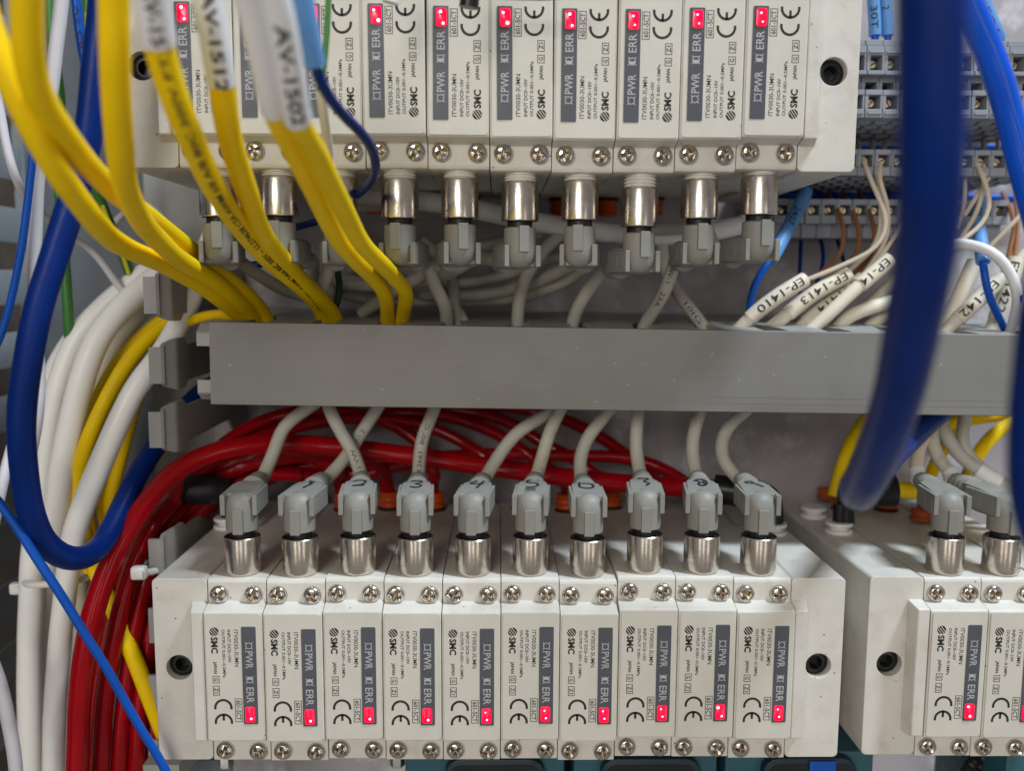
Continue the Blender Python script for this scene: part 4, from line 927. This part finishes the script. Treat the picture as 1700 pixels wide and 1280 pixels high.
wires = [('cream_wire', 'cream wire', [(1420, 228, 7), (1436, 270, 5), (1455, 315, 4.4), (1472, 355, 4.2), (1472, 385, 4.2), (1455, 412, 4.2), (1400, 440, 4.4), (1335, 466, 4.6)], 'leftmost of the first group, ending at the EP-1410 sleeve'),
 ('cream_wire', 'cream wire', [(1446, 232, 7), (1456, 275, 5.2), (1462, 330, 4.7), (1462, 385, 4.6), (1448, 415, 4.8), (1410, 448, 5)], 'middle of the first group, hanging straight'),
 ('cream_wire', 'cream wire', [(1470, 232, 7), (1463, 270, 5.2), (1462, 300, 4.6), (1475, 345, 4.5), (1472, 395, 4.6), (1455, 425, 4.8), (1430, 460, 5)], 'right of the first group, bulging right'),
 ('brown_wire', 'brown wire', [(1374, 320, 8), (1392, 358, 6.2), (1400, 390, 5.8), (1392, 425, 5.6), (1378, 440, 5.4), (1340, 468, 5)], 'leftmost of three under the second step'),
 ('brown_wire', 'brown wire', [(1399, 320, 8), (1420, 360, 6.2), (1428, 395, 5.8), (1420, 425, 5.6), (1400, 445, 5.4)], 'middle of three under the second step'),
 ('brown_wire', 'brown wire', [(1426, 320, 8), (1446, 362, 6.2), (1452, 400, 5.8), (1440, 430, 5.6), (1415, 458, 5.2)], 'right of three under the second step'),
 ('brown_wire', 'brown wire', [(1470, 390, 6), (1450, 430, 5.4), (1430, 452, 5.2), (1412, 468, 5)], 'short one above the EP-1414 sleeve'),
 ('cream_wire', 'cream wire', [(1500, 370, 5), (1475, 405, 4.8), (1450, 440, 4.8), (1433, 462, 4.8)], 'slanting out from behind the navy cable'),
 ('cream_wire', 'cream wire', [(1604, 226, 7), (1622, 275, 5), (1638, 315, 4.4), (1644, 345, 4.2), (1630, 375, 4.2), (1600, 398, 4.2), (1560, 425, 4.2)], 'crossing over the pale blue sleeve at right'),
 ('cream_wire', 'cream wire', [(1632, 228, 7), (1633, 280, 5.2), (1630, 320, 4.8), (1615, 365, 4.6), (1590, 400, 4.6), (1565, 425, 4.6)], 'straight one left of the pale blue sleeve'),
 ('cream_wire', 'cream wire', [(1656, 228, 7), (1655, 262, 5.8), (1645, 290, 5.2), (1620, 330, 5), (1600, 358, 5)], 'short one right of the pale blue sleeve'),
 ('cream_wire', 'cream wire', [(1715, 335, 4.6), (1690, 362, 4.6), (1660, 392, 4.7), (1640, 412, 4.8)], 'coming in from the right picture edge'),
 ('cream_wire', 'cream wire', [(1592, 240, 6), (1600, 300, 5.4), (1600, 340, 5.2), (1588, 380, 5)], 'along the right side of the blurred navy cable'),
 ('brown_wire', 'brown wire', [(1664, 320, 8), (1680, 350, 6.2), (1686, 375, 5.8), (1678, 410, 5.4), (1672, 440, 5)], 'left of two at the right edge'),
 ('brown_wire', 'brown wire', [(1688, 320, 8), (1690, 360, 6), (1688, 390, 5.6), (1684, 430, 5)], 'right of two at the right edge'),
 ('navy_wire', 'navy wire', [(1330, 388, 8), (1330, 420, 7.6), (1329, 460, 7.2), (1330, 500, 7)], 'leftmost below the lowest terminal step'),
 ('navy_wire', 'navy wire', [(1358, 388, 8), (1364, 412, 7.6), (1365, 440, 7.2), (1355, 470, 7)], 'second below the lowest terminal step'),
 ('navy_wire', 'navy wire', [(1388, 388, 8), (1394, 410, 7.6), (1402, 440, 7.2)], 'third below the lowest terminal step')]
for nm, base, pts, lab in wires:
    cable(nm, 'thin %s %s' % (base, lab), pts, .14 if nm != 'brown_wire' else .15, {'cream_wire': 'cream_wire', 'brown_wire': 'brown_pvc', 'navy_wire': 'navy_pvc'}[nm], 'wire', tg, 8)
def ep(label, pts, sleeve, txt, dia=.40):
    o = thing('marked_cable', label, 'cable', None, 'cream cables with marker sleeves')
    fr = path_frames(smooth_path([at(*p) for p in pts])); mb = MB(); mb.tube(None, dia/2, 12, frames=fr); mb.build('jacket', 'cream_sleeve', o); FR[o.name] = fr
    if sleeve: add_sleeve(o, sleeve, dia+.06, 'cream_sleeve', dict(s=txt, start=.18, height=.24, length=1.55, reverse=True, bold=.006) if txt else None)
ep('cream cable whose sleeve reads EP-1410, leftmost on the duct', [(1215, 560, 4), (1245, 528, 3.8), (1290, 492, 3.8), (1336, 464, 4)], [(1248, 526, 3.75), (1290, 492, 3.8), (1333, 466, 4)], 'EP-1410')
ep('cream cable whose sleeve reads EP-1413, behind the leftmost one', [(1260, 560, 4.6), (1300, 528, 4.5), (1350, 488, 4.5), (1410, 455, 4.6)], [(1310, 522, 4.45), (1350, 489, 4.5), (1408, 456, 4.6)], 'EP-1413')
ep('cream cable whose sleeve reads EP-1414', [(1310, 562, 4.9), (1345, 528, 4.9), (1385, 497, 4.9), (1432, 462, 5)], [(1338, 532, 4.85), (1385, 497, 4.9), (1430, 463, 5)], 'EP-1414')
ep('cream cable whose sleeve reads EP-1416, beside the navy cable', [(1340, 555, 4.1), (1372, 525, 4.1), (1420, 480, 4.2), (1478, 430, 4.4)], [(1428, 473, 4.22), (1450, 455, 4.3), (1478, 430, 4.4)], 'EP-1416')
ep('plain cream cable running right to behind the navy cable', [(1380, 560, 5), (1405, 528, 4.8), (1440, 512, 4.8), (1490, 498, 5), (1540, 485, 5.2)], None, None, .42)
ep('lower plain cream cable just above the duct near the navy cable', [(1430, 558, 5.4), (1455, 532, 5.4), (1490, 520, 5.4), (1550, 505, 5.4)], None, None, .40)
ep('upper plain cream cable slanting behind the navy cable', [(1440, 510, 6), (1470, 480, 6), (1510, 450, 6)], None, None, .40)
ep('cream cable whose sleeve reads EP-1421 at right', [(1555, 565, 4), (1590, 530, 4), (1625, 497, 4), (1664, 460, 4.2)], [(1588, 532, 3.98), (1625, 497, 4), (1660, 464, 4.15)], 'EP-1421')
ep('plain cream cable left of the EP-1421 sleeve', [(1545, 560, 4.6), (1578, 520, 4.6), (1598, 480, 4.6), (1618, 435, 4.8)], None, None, .46)
ep('cream cable whose sleeve reads EP-1422 at the right edge', [(1640, 565, 4.5), (1655, 530, 4.5), (1670, 490, 4.5), (1688, 430, 4.7)], [(1655, 532, 4.48), (1670, 490, 4.5), (1687, 435, 4.7)], 'EP-1422', .46)
ep('cream cable in the corner above the EP-1422 sleeve', [(1660, 470, 5.4), (1685, 440, 5.4), (1715, 410, 5.4)], None, None, .40)
o = cable('white_wire', 'white striped wire bent in an arch at the right edge of the duct', [(1530, 425, 4.6), (1580, 404, 4.2), (1615, 406, 3.7), (1650, 416, 3.3), (1678, 450, 3.2), (1690, 490, 3.2), (1684, 525, 3.6), (1674, 560, 4)], .30, 'white_pvc', 'wire', text=dict(s=' ', start=.1, height=.1))
fr = path_frames(smooth_path([at(1696, 490, 3.08), at(1691, 525, 3.46), at(1684, 545, 3.8)])); mb = MB(); mb.tube(None, .05, 6, frames=fr); mb.build('blue_stripe', 'blue_pvc', o)
def lead(label, pts, sl, txt, mt='blue_pvc', dia=.22, sd=.40, start=.6, ln=.8):
    o = thing('blue_lead', label, 'lead', None, 'blue leads with pale blue sleeves')
    fr = path_frames(smooth_path([at(*p) for p in pts])); mb = MB(); mb.tube(None, dia/2, 12, frames=fr); mb.build('jacket', mt, o); FR[o.name] = fr
    add_sleeve(o, sl, sd, 'pale_blue', dict(s=txt, start=start, height=.2, length=ln, bold=.004) if txt else None)
lead('blue lead whose pale sleeve reads 2407, beside the right end of the upper row', [(1345, 300, 6.6), (1335, 325, 6), (1310, 375, 5), (1280, 430, 4), (1262, 455, 3.8), (1247, 490, 3.8), (1243, 525, 4), (1243, 560, 4.3)], [(1340, 316, 6.2), (1310, 375, 5), (1280, 428, 4.03)], '2407', sd=.42, start=1.1, ln=.9)
lead('blue lead whose pale sleeve hangs at right among the cream wires', [(1628, 320, 6), (1624, 365, 5), (1630, 415, 4), (1633, 445, 3.6), (1640, 485, 3.5), (1655, 520, 3.8), (1672, 555, 4.3)], [(1628, 328, 5.8), (1625, 365, 5), (1631, 435, 3.7)], '80A', sd=.40, start=.7, ln=.5)
lead('pale blue sleeve reading 30T at the top, left of the navy cable', [(1448, -60, 5), (1450, 0, 5), (1453, 45, 5), (1452, 85, 5)], [(1448, -60, 5), (1450, 0, 5), (1453, 62, 5)], '30T', start=1.2, ln=.65, sd=.36)
lead('pale blue sleeve at the top nearest the navy cable', [(1468, -60, 5), (1470, 0, 5), (1474, 45, 5), (1474, 85, 5)], [(1468, -60, 5), (1470, 0, 5), (1474, 62, 5)], '2', start=1.2, ln=.12, sd=.36)
lead('pale blue sleeve reading 501 at the top right behind the glossy blue cable', [(1615, -60, 5), (1632, 0, 5), (1655, 55, 5), (1670, 85, 5.4)], [(1615, -60, 5), (1632, 0, 5), (1660, 66, 5.1)], '501', start=1.3, ln=.75, sd=.40)

# ---------------------------------------------------------------- FOREGROUND BLUE CABLES AT RIGHT
cable('navy_cable', 'thick blurred navy cable hanging closest to the camera, curling back at its foot', [(1546, -140, -13.3), (1546, 0, -13.2), (1545, 150, -13), (1542, 300, -12.6), (1534, 420, -12), (1515, 530, -11.2), (1490, 650, -10.2), (1466, 730, -9.2), (1440, 790, -8), (1425, 812, -7), (1428, 818, -5.4), (1442, 802, -3), (1466, 776, 0), (1496, 742, 2), (1528, 712, 3.2), (1560, 684, 4), (1590, 665, 4.6)], .66, 'navy_pvc', n=24, step=.15)
cable('blue_cable', 'glossy bright blue cable slanting down from the top right', [(1570, -110, -4.6), (1602, -10, -4.3), (1632, 65, -4), (1656, 130, -3.8), (1680, 205, -3.6), (1704, 290, -3.6), (1730, 400, -3.6)], .55, 'gloss_blue', n=24, step=.15)
cable('navy_cable', 'blurred blue cable grazing the right picture edge', [(1775, 380, -12.6), (1740, 500, -12.4), (1722, 620, -12), (1716, 720, -11.8), (1722, 840, -11.8), (1760, 960, -12)], .54, 'navy_pvc', n=24, step=.15)
# yellow hoses under the duct at right
y2 = 'yellow hoses under the duct at right'
cable('yellow_hose', 'yellow hose bowing left of the blurred navy cable under the duct', [(1470, 670, 7.4), (1440, 694, 7.2), (1415, 735, 6.8), (1397, 780, 6.4), (1384, 825, 6.2)], .42, 'yellow_pvc', 'hose', y2)
cable('yellow_hose', 'yellow hose running level just under the duct at right', [(1550, 715, 7.2), (1580, 700, 7.2), (1640, 690, 7.2), (1720, 680, 7.2)], .44, 'yellow_pvc', 'hose', y2)
cable('yellow_hose', 'yellow hose bowing down beside the right picture edge', [(1710, 690, 6.8), (1660, 715, 6.6), (1625, 755, 6.4), (1605, 800, 6.2), (1600, 830, 6.2)], .44, 'yellow_pvc', 'hose', y2)
cable('yellow_hose', 'yellow hose glimpsed between the pale cables at right', [(1600, 690, 7.8), (1575, 730, 7.6), (1550, 780, 7.2), (1535, 820, 6.8)], .42, 'yellow_pvc', 'hose', y2)

# ---------------------------------------------------------------- DEVICES UNDER THE LOWER ROW
def teal(label, xa, xb, hx0, hx1, Y=1.6):
    t = thing('teal_device', label, 'switch device', None, 'teal devices under the lower row')
    a, b = at(xa, 1252, Y).x, at(xb, 1252, Y).x; z1 = at(900, 1250, Y).z
    m1 = MB(); m1.box((a, Y, z1-4), (b, Y+5, z1), .1); m1.build('housing', 'teal_plastic', t)
    h0, h1 = at(hx0, 1262, Y-.3).x, at(hx1, 1262, Y-.3).x; zt2 = at(900, 1262, Y-.3).z
    m2 = MB(); w_ = .22
    m2.prism([(z, x) for (z, x) in rrect(h0, zt2-4, h1, zt2, .45)], Y-.3, Y+.05, 1, bev=.05); m2.build('bezel', 'dark_teal', t)
    m3 = MB(); m3.prism(rrect(h0+.14, zt2-3.9, h1-.14, zt2-.17, .3), Y-.305, Y-.32, 1); m3.build('window', 'black_plastic', t)
teal('dark teal device below the fourth to seventh regulators', 672, 938, 738, 905)
teal('dark teal device below plugs 6 to 8', 952, 1192, 998, 1165)
teal('dark teal device with blue sticker below the right end block', 1204, 1452, 1268, 1425)
p = at(1378, 1240, 3); q = at(1412, 1262, 3); mb = MB(); mb.box((p.x-.4, 3, q.z-1), (q.x, 6, p.z), .06); tag(mb.build('teal_clip', 'teal_plastic'), 'teal step of a device between the two banks at the bottom', 'device clip')
p = at(1345, 1266, 1.2); mb = MB(); mb.box((p.x, 1.22, p.z-1.2), (p.x+.75, 1.26, p.z), .01); o = mb.build('sticker', 'blue_pvc'); tag(o, 'blue sticker on the rightmost teal device', 'sticker')
p = at(1672, 1252, 2); mb = MB(); mb.box((p.x, 2, p.z-4), (p.x+3, 6, p.z), .08); tag(mb.build('teal_device', 'teal_plastic'), 'teal device corner at the bottom right edge of the picture', 'switch device', 'teal devices under the lower row')
for k in range(3):
    P = [at(1598+16*k, 1300, 3+.3*k), at(1606+16*k, 1276, 3+.3*k), at(1622+14*k, 1262, 3.2+.3*k), at(1650+10*k, 1256, 3.4), at(1690, 1252, 3.6)]
    fr = path_frames(smooth_path(P, .06)); mb = MB(); nseg = len(fr)
    mb.tube(None, lambda u, nn=nseg: .17+.03*math.sin(u*nn*math.pi/1.0*.9), 10, frames=fr); tag(mb.build('braided_lead', 'black_plastic'), '%s black braided lead under the lower right bank' % ORD[k], 'lead', 'black braided leads')
# bracket below the left end block
mb = MB(); p = at(300, 1262, 3); mb.box((p.x-.6, 3, p.z-2), (p.x+1.5, 3.15, p.z-.02), .02); tag(mb.build('bracket', 'grey_steel'), 'dark grey steel bracket below the left end of the lower row', 'bracket')
p = at(262, 1262, 1.8); mb = MB(); mb.box((p.x-.1, 1.0, p.z-.35), (p.x+.9, 5, p.z+.3), .03); tag(mb.build('duct_stub', 'finger_grey'), 'grey duct corner under the lower left end block', 'duct stub')
